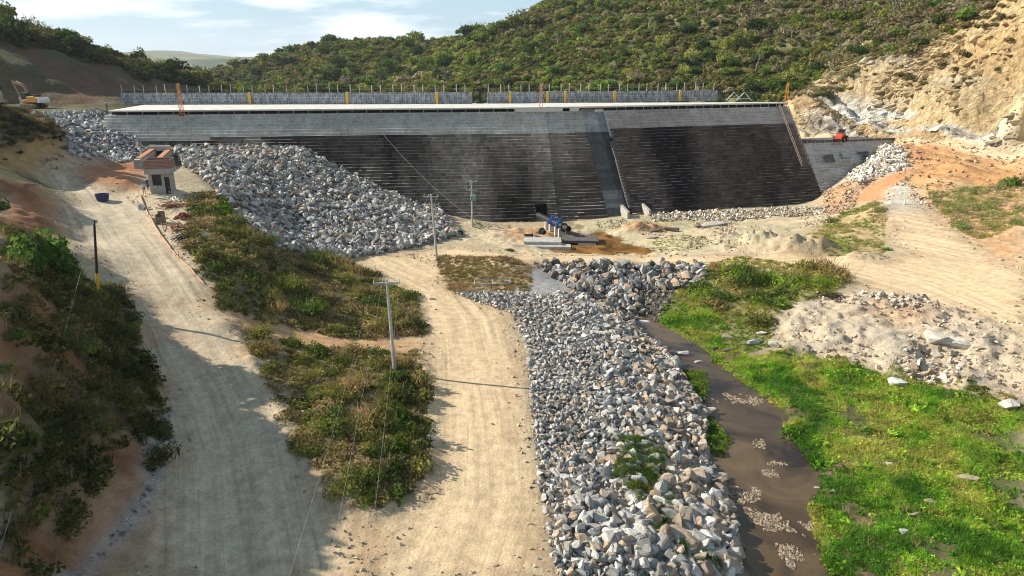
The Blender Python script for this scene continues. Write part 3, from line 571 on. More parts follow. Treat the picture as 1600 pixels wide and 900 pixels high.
def steps_face(name, s0, s1, ztop, zbot, tone, hole=None, panel=2.4, off=0.0, light_z=16.9, cells=.3):
    V = []; F = []; Cc = []
    def quad(pts, col):
        k = len(V); V.extend(pts); F.append((k, k+1, k+2, k+3)); Cc.extend([col]*4)
    nst = int(round((ztop-zbot)/.6)); rs = np.random.RandomState(int(s0*7)+3)
    for i in range(nst):
        z1 = ztop-.6*i; z0 = z1-.6; d = -BATT*(21.7-z1)+off-0.0
        cuts = [s0]; x = s0+rs.uniform(.3, panel)
        while x < s1-.6:
            cuts.append(x); x += panel*rs.choice([.6, 1, 1, 1.5]) if z1 < light_z else 3.5*rs.uniform(.6, 1.6)
        cuts.append(s1)
        if hole and z1 <= hole[2]+.01:
            cuts = sorted([c for c in cuts if not hole[0]-.3 < c < hole[1]+.3]+[hole[0], hole[1]])
        for a, b in zip(cuts, cuts[1:]):
            if hole and z1 <= hole[2]+.01 and a >= hole[0]-.01 and b <= hole[1]+.01: continue
            j = rs.normal(0, .018); sm = (a+b)/2
            q = DF(sm, d, z0)
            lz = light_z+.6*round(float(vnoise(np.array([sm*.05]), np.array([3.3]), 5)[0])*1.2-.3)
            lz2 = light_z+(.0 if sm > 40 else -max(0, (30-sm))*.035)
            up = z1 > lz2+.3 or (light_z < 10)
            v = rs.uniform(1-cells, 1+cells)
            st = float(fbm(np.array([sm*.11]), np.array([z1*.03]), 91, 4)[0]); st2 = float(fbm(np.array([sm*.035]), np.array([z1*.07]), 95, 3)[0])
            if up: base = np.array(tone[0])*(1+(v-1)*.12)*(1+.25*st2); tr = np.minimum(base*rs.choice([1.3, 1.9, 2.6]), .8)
            else: base = np.array(tone[1])*v*(1+2.4*max(-.28, st))*(1+.8*st2); tr = base*.9+np.array((.26, .22, .18))*rs.choice([.1, .5, 1.0, 1.5])*np.clip(1.0+2.2*float(fbm(np.array([sm*.04]), np.array([z1*.12]), 98, 3)[0])+(6-z1)*.02+(.35 if s0 > 95 else 0), .25, 1.8)  # tread tone: pale dust, brightened further to read as sunlit lines
            # riser (downstream side) and the tread in front of it
            P0 = DF(a, d+j, z0); P1 = DF(b, d+j, z0); P2 = DF(b, d+j, z1); P3 = DF(a, d+j, z1)
            quad([P0, P1, P2, P3], base)
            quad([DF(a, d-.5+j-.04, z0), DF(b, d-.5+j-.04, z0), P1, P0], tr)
    # ends and back
    prof = [(0.0+off, ztop)]
    for i in range(nst):
        z1 = ztop-.6*i; d = -BATT*(21.7-z1)+off; prof.append((d, z1)) if i else None; prof.append((d, z1-.6)); prof.append((d-.5, z1-.6))
    zl = ztop-.6*nst; dt = -BATT*(21.7-ztop)+off
    back = 2.5+dt if ztop > 15 else dt+6
    for s in (s0, s1):
        for i in range(nst):
            z1 = ztop-.6*i; d = -BATT*(21.7-z1)+off
            base = np.array(tone[0] if z1 > light_z+.3 else tone[1])
            quad([DF(s, d, z1-.6), DF(s, back, z1-.6), DF(s, back, z1), DF(s, d, z1)], base)
    quad([DF(s0, dt, ztop), DF(s1, dt, ztop), DF(s1, back, ztop), DF(s0, back, ztop)], np.array(tone[0])*1.1)
    quad([DF(s0, back, zl), DF(s1, back, zl), DF(s1, back, ztop), DF(s0, back, ztop)], np.array(tone[0]))
    me = np_mesh(name, np.array([tuple(v) for v in V]), np.array(F), M_DAM, np.array(Cc))
    return part_world(link(name, me), dam)
sA = s_at(853); sB = s_at(908); sC = s_at(944); sR = DL[2]; sR2 = DL[3]
UP = (.40, .38, .34)
hs0, hs1 = s_at(838, -17, 1.5), s_at(856, -17, 1.5)
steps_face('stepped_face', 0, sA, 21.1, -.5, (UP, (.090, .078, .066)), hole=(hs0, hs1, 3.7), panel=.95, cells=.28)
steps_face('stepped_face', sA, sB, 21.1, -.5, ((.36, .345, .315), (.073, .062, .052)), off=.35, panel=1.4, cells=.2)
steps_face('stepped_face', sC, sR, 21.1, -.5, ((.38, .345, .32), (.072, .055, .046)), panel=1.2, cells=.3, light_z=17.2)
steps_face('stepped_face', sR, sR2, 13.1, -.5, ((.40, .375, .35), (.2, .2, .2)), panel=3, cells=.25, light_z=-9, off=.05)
# outlet opening in the foot of the left block
mb = MB(); a0, a1 = hs0-.02, hs1+.02
for s in (a0, a1): mb.add([DF(s, -18.6, -.5), DF(s, -11, -.5), DF(s, -11, 3.7), DF(s, -15.2, 3.7)], [(0, 1, 2, 3)])
mb.add([DF(a0, -11, -.5), DF(a1, -11, -.5), DF(a1, -11, 3.7), DF(a0, -11, 3.7)], [(0, 1, 2, 3)])
mb.add([DF(a0, -15.3, 3.7), DF(a1, -15.3, 3.7), DF(a1, -11, 3.7), DF(a0, -11, 3.7)], [(0, 1, 2, 3)])
part_world(mb.build('outlet_niche', M['dark']), dam)  # niche walls coloured near-black for the shade inside
# chute between the blocks: smooth sloping floor set back from the steps
M_CH = M['conc_d'].copy(); M_CH.name = 'chute_concrete'
def chute():
    V = []; F = []; Cc = []; rs = np.random.RandomState(5)
    for i in range(27):
        z1 = 21.6-i*.8; z0 = z1-.8
        for (a, b) in ((sB, sB+(sC-sB)*.66), (sB+(sC-sB)*.66, sC)):
            k = len(V); V.extend([DF(a, -BATT*(21.7-z0)+1.0, z0), DF(b, -BATT*(21.7-z0)+1.0, z0), DF(b, -BATT*(21.7-z1)+1.0, z1), DF(a, -BATT*(21.7-z1)+1.0, z1)])
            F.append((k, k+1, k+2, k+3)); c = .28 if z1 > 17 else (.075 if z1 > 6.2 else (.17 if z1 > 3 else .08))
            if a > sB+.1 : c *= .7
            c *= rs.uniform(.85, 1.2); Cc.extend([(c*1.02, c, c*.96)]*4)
    me = np_mesh('chute_floor', np.array([tuple(v) for v in V]), np.array(F), M_DAM, np.array(Cc)); part_world(link('chute_floor', me), dam)
chute()
mb = MB(); rs = np.random.RandomState(8)
for i in range(6, 27):      # rough cast lip along the chute's right side
    z1 = 21.1-i*.6-2.4; d = -BATT*(21.7-z1)
    q = DF(sC-.35, d-.1, z1-.6); mb.box((q.x, q.y, z1-.5), (.7+rs.uniform(-.2, .2), 1.2, .6), Matrix.Rotation(.29, 4, 'Z'))
part_world(mb.build('chute_kerb', M['conc_d']), dam)
mb = MB()
for i in range(9):
    z1 = 21.1-i*.6; d = -BATT*(21.7-z1); q = DF(sC-.03, d+.5, z1-.3); mb.box((q.x, q.y, z1-.3), (.12, 1.0, .62), Matrix.Rotation(.29, 4, 'Z'))
q = DF(sC-1.1, .4, 20.9); mb.box((q.x, q.y, 20.3), (2.1, .3, 2.2), Matrix.Rotation(.29, 4, 'Z'))
part_world(mb.build('chute_side_wall', M['conc_w']), dam)
# crest slab (wide on the left, narrow on the right) with an open gap and brackets under its edge
def strip(name, s0, s1, d0, d1, z0, z1, mat, parent=dam, d0b=None, d1b=None):
    ss = [s0]+[x for x in DL[1:3] if s0 < x < s1]+[s1]; V = []; F = []
    for i, s in enumerate(ss):
        f = (s-s0)/(s1-s0); da = d0+((d0b if d0b is not None else d0)-d0)*f; db = d1+((d1b if d1b is not None else d1)-d1)*f
        V += [DF(s, da, z0), DF(s, db, z0), DF(s, db, z1), DF(s, da, z1)]
    m_ = MB(); n = len(ss); fs = [(0, 1, 2, 3)]
    for i in range(n-1):
        for k in range(4): fs.append((i*4+k, i*4+(k+1) % 4, (i+1)*4+(k+1) % 4, (i+1)*4+k))
    fs.append(tuple((n-1)*4+k for k in range(4))[::-1]); m_.add(V, fs)
    o = m_.build(name, mat)
    return part_world(o, parent) if parent else o
# positions of the wall foot on the crest (read at the slab's level)
def s_of(X, Y):
    best = None
    for k in range(3):
        t = (DP[k+1]-DP[k]).normalized(); v = Vector((X, Y))-DP[k]; s = DL[k]+v.dot(t); d = v.dot(Vector((-t.y, t.x)))
        if DL[k]-(30 if k == 0 else 6) <= s <= DL[k+1]+6 and (best is None or abs(d) < abs(best[1])): best = (s, d)
    return best
ZS = 22.05
wl = [s_of(*PZ(x, y, ZS)[:2]) for x, y in ((190, 163.5), (738, 162), (762, 161.5), (930, 160), (1120, 157.5))]
print('WALL', wl)
strip('crest_slab', 1.0, sA, -.7, wl[0][1]+.5, 21.75, ZS, M['conc_w'], d1b=wl[2][1]+.5)
strip('crest_slab', sA+.02, sR-.5, -.3, wl[2][1]+.3, 21.78, ZS+.05, M['conc_w'], d1b=.8)
strip('crest_gap_shade', 1.0, sR-.5, .9, 3.2, 20.9, 21.74, M['dark'], d1b=1.8)  # near-black strip standing for the shade under the slab edge
mb = MB(); s = 1.5
bk_ = None
def bracket(q, z, d_):
    global bk_
    o = MB().box((0, 0, 0), d_).build('bracket', M['steel']) if bk_ is None else bk_.copy()
    if bk_ is None: bk_ = o
    else: COL.objects.link(o)
    o.location = (q.x, q.y, z); part_world(o, dam)
while s < sA-8:
    bracket(DF(s, -.45, 21.4), 21.42, (.11, .12, .64)); s += 3.0
s = sC+3
while s < sR:
    bracket(DF(s, -.15, 21.4), 21.42, None); s += 2.2
strip('crest_fascia', sA-7, sA+3.6, -.75, -.72, 21.1, 21.95, M['conc_w']); strip('crest_fascia', sA+5.2, sB-.6, -.36, -.33, 21.1, 22.0, M['conc_w'])
# low block on the right: its own dark edge beam and brackets
dd = -BATT*(21.7-13.1)
strip('low_block_edge', sR+.3, sR2-.2, dd-.08, dd+.3, 13.1, 13.55, M['conc_d'])
strip('low_block_top', sR+.3, sR2-1.5, dd+.32, dd+8, 12.9, 13.2, M['conc_d'])
mb = MB()
for i in range(10):
    bracket(DF(sR+1+i*2.4, dd-.14, 13.3), 13.3, None)
# concrete inlet walls at the foot of the chute
for px, py, h, w in ((690+283, 352, 3.0, 1), (1006, 349, 3.4, 1)):
    pass
def prism_wall(name, foot, back, h0, h1, w, mat, root):
    a, b = Vector(foot), Vector(back); t = (b-a).normalized(); nn = Vector((-t.y, t.x, 0))*w/2; m_ = MB()
    vs = [a-nn, a+nn, b+nn, b-nn]; vs = vs+[v+Vector((0, 0, h0 if i < 2 else h1)) for i, v in enumerate(vs)]
    m_.add(vs, [(0, 1, 2, 3), (4, 7, 6, 5), (0, 4, 5, 1), (1, 5, 6, 2), (2, 6, 7, 3), (3, 7, 4, 0)])
    return m_.build(name, mat, None)
for px in (975, 1008):
    s = s_at(px, -17.5, 1.5); f = DF(s, -19.6, .2); bk = DF(s, -16.2, .2)
    part_world(prism_wall('chute_pier', f, bk, 2.2, 3.0, .5, M['render'], None), dam)
# parapet formwork wall with stained panels, and its uprights
def wall_mat():
    m, t = ntree('stained_formwork'); o = N(t, 'ShaderNodeOutputMaterial'); b = N(t, 'ShaderNodeBsdfPrincipled'); L(t, b.outputs[0], o.inputs[0]); b.inputs['Roughness'].default_value = .9
    g = N(t, 'ShaderNodeNewGeometry'); s_ = N(t, 'ShaderNodeSeparateXYZ'); L(t, g.outputs['Position'], s_.inputs[0]); c = N(t, 'ShaderNodeCombineXYZ'); L(t, s_.outputs[0], c.inputs[0]); L(t, s_.outputs[2], c.inputs[1])
    br = N(t, 'ShaderNodeTexBrick', offset=0.0); br.inputs['Scale'].default_value = 1.0; br.inputs['Brick Width'].default_value = .55; br.inputs['Row Height'].default_value = .62; br.inputs['Mortar Size'].default_value = .06
    br.inputs['Color1'].default_value = (.36, .37, .40, 1); br.inputs['Color2'].default_value = (.17, .175, .19, 1); br.inputs['Mortar'].default_value = (.42, .42, .41, 1); L(t, c.outputs[0], br.inputs['Vector'])
    mp = N(t, 'ShaderNodeMapping'); mp.inputs['Scale'].default_value = (1.2, .0, .5); L(t, g.outputs['Position'], mp.inputs[0])
    n = N(t, 'ShaderNodeTexNoise', i_Scale=1.0, i_Detail=8.0, i_Roughness=.75); L(t, mp.outputs[0], n.inputs['Vector'])
    r = N(t, 'ShaderNodeMapRange'); L(t, n.outputs['Fac'], r.inputs[0]); r.inputs[1].default_value = .38; r.inputs[2].default_value = .62; r.inputs[3].default_value = .42; r.inputs[4].default_value = 1.35
    v = N(t, 'ShaderNodeVectorMath', operation='SCALE'); L(t, br.outputs[0], v.inputs[0]); L(t, r.outputs[0], v.inputs['Scale']); L(t, v.outputs[0], b.inputs['Base Color'])
    return m
M_WALL = wall_mat()
def fwall(i0, i1, label):
    (s0, d0), (s1, d1) = wl[i0], wl[i1]; a = DF(s0, d0, ZS); b = DF(s1, d1, ZS)
    root = tag(empty('parapet_wall', a), label, 'wall')
    t = (b-a).normalized(); nn = Vector((-t.y, t.x, 0)); Ln = (b-a).length; m_ = MB()
    vs = [a, b, b+nn*.35, a+nn*.35]; vs = vs+[v+Vector((0, 0, 2.55)) for v in vs]
    m_.add(vs, [(0, 3, 2, 1), (4, 5, 6, 7), (0, 1, 5, 4), (1, 2, 6, 5), (2, 3, 7, 6), (3, 0, 4, 7)]); part_world(m_.build('wall_panels', M_WALL), root)
    x = .3; k = 0; rs = np.random.RandomState(i0)
    while x < Ln:
        p = a+t*x+nn*.5; h = 1.7+rs.uniform(-.15, .25)
        u = MB().tube(p+Vector((0, 0, .05)), p+Vector((rs.uniform(-.06, .06), 0, 2.55+h)), .10, n=5).build('upright', M['conc']); part_world(u, root)
        x += 2.0 if k % 2 else 2.9; k += 1
    rl = MB(); rl.tube(a+nn*.62+Vector((0, 0, 3.35)), b+nn*.62+Vector((0, 0, 3.35)), .03, n=4); part_world(rl.build('rail', M['wood']), root)
fwall(0, 1, 'long stained concrete parapet wall with uprights along the left crest, left of the gap with the black post')
fwall(2, 4, 'grey concrete parapet wall with uprights along the right crest, right of the gap with the black post')
q = DF(*s_of(*PZ(750, 161.5, ZS)[:2]), ZS)
tag(MB().box((0, 0, 1.3), (.5, .5, 2.6)).box((0, 0, .15), (1.6, 1.0, .3)).build('black_post', M['black']), 'single black post in the gap between the two parapet walls', 'post').location = q
for i, (px, lb) in enumerate(((391, 'leftmost on the long crest wall'), (543, 'second from the left on the long crest wall'), (683, 'nearest the gap, on its left side'), (797, 'just right of the gap in the wall'), (855, 'beside the orange mast above the chute blocks'),
                 (883, 'right of the pair beside the orange mast'), (960, 'right of the chute'), (1062, 'rightmost on the crest wall'))):
    f = min(1, max(0, (px-190)/548.)); py = 163.2-1.2*f if px < 740 else (161.5-(px-762)*.0112)
    p = Vector(PZ(px, py+.4, ZS)); r = tag(empty('yellow_marker', p), 'yellow square post on the crest, '+lb, 'marker post', 'yellow posts along the crest wall')
    MB().box((0, 0, 1.25), (.55, .3, 2.5)).build('post', M['yellow'], r, bevel=.03); MB().box((0, 0, 2.6), (.45, .25, .14)).build('cap', M['white'], r)
# orange lattice masts
def mast(px, py, h, lb):
    p = Vector(PZ(px, py, 21.8)); r = tag(empty('lattice_mast', p), lb, 'mast', 'orange lattice masts on the dam'); m_ = MB(); w = .35
    for a in (-w, w):
        for b in (-w, w): m_.tube((a, b, -.6), (a*.5, b*.5, h), .05, n=4)
    m_.build('mast_legs', M['orange'], r); m_ = MB(); z = 0; k = 0
    while z < h-.6:
        f0 = 1-.5*z/h; f1 = 1-.5*(z+.7)/h; s_ = 1 if k % 2 else -1
        for b in (-w, w): m_.tube((-w*s_*f0, b*f0, z), (w*s_*f1, b*f1, z+.7), .028, n=4); m_.tube((b*f0, -w*s_*f0, z), (b*f1, w*s_*f1, z+.7), .028, n=4)
        z += .7; k += 1
    m_.build('lattice', M['orange'], r); MB().box((0, -.2, -.5), (.9, .5, .5)).build('base_frame', M['rust'], r)
mast(284, 175, 5.6, 'orange lattice mast at the left end of the crest slab'); mast(845, 169, 5.4, 'orange lattice mast on the crest just left of the chute'); mast(1228, 158.5, 4.6, 'orange lattice mast at the right shoulder of the dam above the ladder')
# tubular A-frames on the right crest
for i, px in enumerate((1146, 1162)):
    p = Vector(PZ(px, 156.8, 22.0)); r = tag(empty('trestle', p), ('left' if i == 0 else 'right')+' one of the two white tubular trestles on the crest slab', 'trestle', 'white trestles on the crest'); m_ = MB()
    for a in (-1, 1): m_.tube((a*1.9, -.5, 0), (0, 0, 2.0), .045, n=5); m_.tube((a*1.9, .5, 0), (0, 0, 2.0), .045, n=5)
    m_.build('legs_frame', M['white'], r); MB().tube((-1.5, 0, .4), (1.5, 0, .4), .05, n=5).build('tie_bar', M['white'], r)
# ladder stair down the right shoulder
st_ = tag(empty('access_ladder', DF(sR-1, -1, 21)), 'long steel ladder with two rails down the right edge of the main dam', 'ladder')
for off_, nm in ((-3.4, 'rail'), (-1.3, 'rail')):
    m_ = MB(); z = 21.0; pts = []
    for z in (21.3, 8.6): pts.append(DF(sR+off_, -BATT*(21.7-z)-.9, z+.9))
    m_.tube(pts[0], pts[1], .06, n=6)
    m_.tube(pts[0]+Vector((0, 0, -.7)), pts[1]+Vector((0, 0, -.7)), .06, n=6)
    for k in range(13):
        f = k/12; q = pts[0].lerp(pts[1], f); m_.tube(q+Vector((0, 0, .02)), q-Vector((0, -.2, 1.25)), .05, n=5)
    part_world(m_.build(nm, M['rusty_pale'] if 'rusty_pale' in M else M.setdefault('rusty_pale', pm('brown_rail', (.24, .19, .15), .7))), st_)
m_ = MB()
for k in range(48):
    f = k/47; z = 21.0-f*12.6; a = DF(sR-3.4, -BATT*(21.7-z)-.55, z+.25); b = DF(sR-1.3, -BATT*(21.7-z)-.55, z+.25); m_.tube(a, b, .035, n=4)
part_world(m_.build('rungs', M['rusty_pale']), st_)
# formwork panels and planks left on the low block
rs = np.random.RandomState(3)
for i, (px, py, w, h, lb) in enumerate(((1291, 247, 2.4, 2.0, 'dark formwork panel nearest the main dam on the low right block'), (1319, 241, 2.5, 1.3, 'grey formwork panel in the middle of the low right block'), (1345, 238, 3.2, .5, 'long dark board above the panels on the low right block'), (1349, 244, 2.2, 1.2, 'dark panel below the long board on the low right block'))):
    z = None
    s = s_at(px, dd-2, 11)
    for zz in np.arange(13, 3, -.1):
        q = DF(s, -BATT*(21.7-zz)-.25, zz)
        if PROJ(q.x, q.y, q.z)[1] > py: z = zz; break
    q = DF(s, -BATT*(21.7-z)-.62, z); o = MB().box((0, 0, 0), (w, .12, h)).box((-w/2+.06, -.1, 0), (.1, .1, h)).box((w/2-.06, -.1, 0), (.1, .1, h)).build('formwork_panel', M['conc_d'] if i != 1 else M['steel']); o.location = q; o.rotation_euler = (.55*-1, 0, .29); tag(o, lb, 'formwork panel', 'panels on the low block')
q = DF(s_at(1322, dd-4, 8), -BATT*(21.7-8)-.7, 8.3); o = MB().box((0, 0, 0), (5.5, .15, .12)).box((1.2, -.1, .3), (1.0, .3, .5)).build('plank', M['wood']); o.location = q; o.rotation_euler = (0, 0, .29); tag(o, 'brown plank lying along a step of the low right block', 'plank')
# ------------------------------------------------------------------ rocks
def rock_proto(seed, sub=2, flat=1.0):
    rs = np.random.RandomState(seed); bm = bmesh.new(); bmesh.ops.create_icosphere(bm, subdivisions=sub, radius=1.0)
    V = np.array([v.co[:] for v in bm.verts]); F = np.array([[v.index for v in f.verts] for f in bm.faces]); bm.free()
    V *= 1+.0*rs.rand(len(V), 1)
    for k in range(rs.randint(8, 12)):
        nrm = rs.normal(size=3); nrm /= np.linalg.norm(nrm); dd_ = rs.uniform(.48, .78); t = V @ nrm
        V = V-np.clip(t-dd_, 0, None)[:, None]*nrm
    V += rs.normal(0, .018, V.shape)
    V *= np.array([1, rs.uniform(.62, .9), rs.uniform(.5, .75)])*flat
    V /= np.abs(V).max()
    return V.astype(np.float32), F
RP1 = [rock_proto(s, 1) for s in range(12)]; RP2 = [rock_proto(100+s, 2) for s in range(10)]; RP3 = [rock_proto(200+s, 3) for s in range(3)]
def hull_proto(seed, n=11):
    rs = np.random.RandomState(seed); P_ = rs.normal(size=(n, 3)); P_ /= np.linalg.norm(P_, axis=1, keepdims=True); P_ = np.sign(P_)*np.abs(P_)**.75; P_ *= rs.uniform(.8, 1.0, (n, 1))*np.array([1, rs.uniform(.55, .85), rs.uniform(.42, .7)])
    bm = bmesh.new(); [bm.verts.new(p) for p in P_]; r = bmesh.ops.convex_hull(bm, input=bm.verts[:]); bmesh.ops.delete(bm, geom=[v for v in bm.verts if not v.link_faces], context='VERTS'); bmesh.ops.triangulate(bm, faces=bm.faces[:])
    bmesh.ops.recalc_face_normals(bm, faces=bm.faces[:]); bm.verts.index_update(); V = np.array([v.co[:] for v in bm.verts]); F = np.array([[v.index for v in f.verts] for f in bm.faces]); bm.free(); V /= np.abs(V).max(); return V.astype(np.float32), F
RP1 = [hull_proto(s, 9+s % 4) for s in range(14)]; HP2 = [hull_proto(300+s, 13) for s in range(10)]
def chip(pr, seed):      # nearer stones get rounded, chipped edges
    bm = bmesh.new(); vs = [bm.verts.new(p) for p in pr[0]]; [bm.faces.new([vs[i] for i in f]) for f in pr[1]]; bmesh.ops.dissolve_limit(bm, angle_limit=.25, verts=bm.verts[:], edges=bm.edges[:]); bmesh.ops.bevel(bm, geom=bm.edges[:], offset=.07, segments=2, affect='EDGES', clamp_overlap=True)
    bmesh.ops.triangulate(bm, faces=bm.faces[:]); rs = random.Random(seed)
    for v in bm.verts: v.co += Vector((rs.gauss(0, .012), rs.gauss(0, .012), rs.gauss(0, .012)))
    bm.verts.index_update(); V = np.array([v.co[:] for v in bm.verts]); F = np.array([[v.index for v in f.verts] for f in bm.faces]); bm.free(); return V.astype(np.float32), F
RP2 = [chip(p, i) for i, p in enumerate(HP2)]
def rotmats(rs, n, tilt=.6):
    az = rs.uniform(0, 2*np.pi, n); ax = rs.normal(0, tilt, n); ay = rs.normal(0, tilt, n)
    cz, sz, cx, sx_, cy, sy = np.cos(az), np.sin(az), np.cos(ax), np.sin(ax), np.cos(ay), np.sin(ay)
    Rz = np.zeros((n, 3, 3)); Rz[:, 0, 0] = cz; Rz[:, 0, 1] = -sz; Rz[:, 1, 0] = sz; Rz[:, 1, 1] = cz; Rz[:, 2, 2] = 1
    Rx = np.zeros((n, 3, 3)); Rx[:, 0, 0] = 1; Rx[:, 1, 1] = cx; Rx[:, 1, 2] = -sx_; Rx[:, 2, 1] = sx_; Rx[:, 2, 2] = cx
    Ry = np.zeros((n, 3, 3)); Ry[:, 1, 1] = 1; Ry[:, 0, 0] = cy; Ry[:, 0, 2] = sy; Ry[:, 2, 0] = -sy; Ry[:, 2, 2] = cy
    return np.einsum('nij,njk,nkl->nil', Rx, Ry, Rz)
def scatter(name, protos, pos, rot, size, cols, mat, colvar=None, kind='stuff', label=None, cat=None, smooth=False):
    """join copies of the protos into ONE mesh; cols (n,3); proto = (V,F[,colfactor])"""
    Vs, Fs, Cs = [], [], []; off = 0; n = len(pos); which = np.arange(n) % len(protos)
    for k, pr in enumerate(protos):
        m = which == k
        if not m.any(): continue
        V, F = pr[0], pr[1]; sz = size[m]; sz = sz[:, None] if sz.ndim == 1 else sz
        W_ = np.einsum('nij,vj->nvi', rot[m], V)*sz[:, None, :]+pos[m][:, None, :]
        q = m.sum(); Vs.append(W_.reshape(-1, 3)); Fs.append((F[None]+(np.arange(q)*len(V))[:, None, None]+off).reshape(-1, F.shape[1])); off += q*len(V)
        c = np.repeat(cols[m][:, None, :], len(V), 1)
        if len(pr) > 2: c = c*pr[2][None, :, None] if pr[2].ndim == 1 else c*pr[2][None]
        Cs.append(c.reshape(-1, 3))
    me = np_mesh(name, np.concatenate(Vs), np.concatenate(Fs), mat, np.clip(np.concatenate(Cs), .005, .95), smooth=smooth)
    return tag(link(name, me), label, cat, kind=kind)
def rock_mat():
    m, t = ntree('quarried_stone'); o = N(t, 'ShaderNodeOutputMaterial'); b = N(t, 'ShaderNodeBsdfPrincipled'); L(t, b.outputs[0], o.inputs[0]); b.inputs['Roughness'].default_value = .88; b.inputs['Specular IOR Level'].default_value = .25
    a = N(t, 'ShaderNodeAttribute', attribute_name='Col'); g = N(t, 'ShaderNodeNewGeometry'); oi = N(t, 'ShaderNodeObjectInfo')
    n1 = N(t, 'ShaderNodeTexNoise', i_Scale=2.2, i_Detail=7.0, i_Roughness=.7, i_Distortion=1.2); L(t, g.outputs['Position'], n1.inputs['Vector'])
    r1 = N(t, 'ShaderNodeMapRange'); L(t, n1.outputs['Fac'], r1.inputs[0]); r1.inputs[1].default_value = .35; r1.inputs[2].default_value = .65; r1.inputs[3].default_value = .68; r1.inputs[4].default_value = 1.28
    v = N(t, 'ShaderNodeVectorMath', operation='SCALE'); L(t, a.outputs['Color'], v.inputs[0]); L(t, r1.outputs[0], v.inputs['Scale'])
    v2 = N(t, 'ShaderNodeMixRGB', blend_type='MULTIPLY'); v2.inputs[0].default_value = 1; L(t, v.outputs[0], v2.inputs[1]); L(t, oi.outputs['Color'], v2.inputs[2]); L(t, v2.outputs[0], b.inputs['Base Color'])
    bp = N(t, 'ShaderNodeBump'); bp.inputs['Strength'].default_value = .6; bp.inputs['Distance'].default_value = .1; L(t, n1.outputs['Fac'], bp.inputs['Height']); L(t, bp.outputs[0], b.inputs['Normal'])
    return m
M_ROCK = rock_mat()
def sample_poly(key, n, rs, test=None, pts=None):
    pg = ZP[key] if pts is None else pts; lo, hi = pg.min(0), pg.max(0); out = []
    tot = 0
    while tot < n:
        x = rs.uniform(lo[0], hi[0], n*2); y = rs.uniform(lo[1], hi[1], n*2); d_ = sdist(x, y, pg)
        m = d_ > 0
        if test is not None: m &= test(x, y)
        out.append(np.stack([x[m], y[m]], 1)); tot += int(m.sum())
        if len(out) > 40: break
    return np.concatenate(out)[:n]
def poly_area(pg): x, y = pg[:, 0], pg[:, 1]; return abs((x*np.roll(y, -1)-y*np.roll(x, -1)).sum())/2
def rock_cols(rs, n, base=(.37, .35, .315), warm=.17, dark=.24):
    c = np.tile(np.array(base), (n, 1))*rs.uniform(.6, 1.55, (n, 1)); k = rs.rand(n)
    c[k < warm] = np.array([.40, .30, .21])*rs.uniform(.7, 1.2, ((k < warm).sum(), 1)); c[k > 1-dark] *= .55
    return c
BIG = []           # candidate boulders: (size_px, pos, size, col, where)
def heap(name, key, dens, smin, smax, rs, label, cat='rocks', lift=.12, base=(.37, .35, .315), warm=.15, big=None, power=2.5, sizef=None, test=None):
    n = int(poly_area(ZP[key])*dens); xy = sample_poly(key, n, rs, test); n = len(xy); x, y = xy[:, 0], xy[:, 1]; s = smin+(smax-smin)*rs.rand(n)**power
    if sizef is not None: s = s*sizef(x, y)
    zb = hgrid(x, y, H); z = zb+s*rs.uniform(-.25, .75, n)+lift*rs.rand(n); pos = np.stack([x, y, z], 1); rot = rotmats(rs, n); cols = rock_cols(rs, n, base, warm)
    if name == 'riprap': k_ = rs.rand(n) < np.clip((1.7-zb)/1.4, 0, .45); cols[k_] = np.array([.33, .26, .19])*rs.uniform(.5, 1.4, (k_.sum(), 1))
    if big is not None:
        px = s/np.hypot(y, CAM_Z-z); k = px > big[0]
        for i in np.nonzero(k)[0]:
            BIG.append((px[i], pos[i], s[i], cols[i], big[1], big[2]))
        pos, rot, s, cols = pos[~k], rot[~k], s[~k], cols[~k]
    scatter(name, RP1, pos, rot, s, cols, M_ROCK, label=label, cat=cat)
rs = np.random.RandomState(42)
ripf = lambda x, y: .62+.75*np.clip((2.65-hgrid(x, y, H))/1.3, 0, 1)+.75*np.clip((50-y)/14, 0, 1)*np.clip(sdist(x, y, ZP['rip'])/2.5, .1, 1)
heap('riprap', 'rip', 52, .045, .56, rs, 'broken grey stone covering the bank between the middle dirt road and the stream', 'rocks', sizef=ripf, big=(.0098, 'riprap bank beside the brown stream', 'boulders in the riprap bank'), warm=.14, power=4.0)
heap('rock_mound', 'mound', 11.5, .11, .8, rs, 'large heap of broken grey stone piled against the left part of the dam', 'rocks', lift=.5, warm=.12, big=(.0062, 'big stone heap against the dam', 'boulders in the stone heap'), power=2.6)
heap('stone_slope', 'rock_l', 4.5, .25, .65, rs, 'pale broken stone slope below the yellow excavator', 'rocks', lift=.3, base=(.42, .415, .40), warm=.08)
heap('stone_chute', 'rock_r', 4.0, .25, .7, rs, 'pale stone slope at the right end of the low block', 'rocks', lift=.3, base=(.62, .58, .50), warm=.2)
heap('causeway_stones', 'cause', 5, .25, .95, rs, 'dark and pale stones below the earth causeway across the stream', 'rocks', lift=.3, base=(.30, .29, .27), warm=.3, big=(.0085, 'stones under the earth causeway', 'boulders under the causeway'))
heap('rubble', 'rubble', 4.5, .05, .34, rs, 'small pale rubble over the bank right of the stream', 'rubble', test=lambda x, y: (fbm(x*.22, y*.22, 61, 4) > rs.uniform(-.35, .25, len(x))), lift=.05, base=(.48, .41, .32), warm=.5, power=6)
heap('rubble', 'basin', 1.2, .06, .32, rs, 'small stones scattered over the ground at the foot of the dam', 'rubble', lift=.04, base=(.42, .36, .27), warm=.4, power=3, test=lambda x, y: (fbm(x*.15, y*.15, 3, 3) > .0) & (x > 12))
ZP['toe'] = poly('1010 336,1290 322,1290 333,1150 345,1020 346')
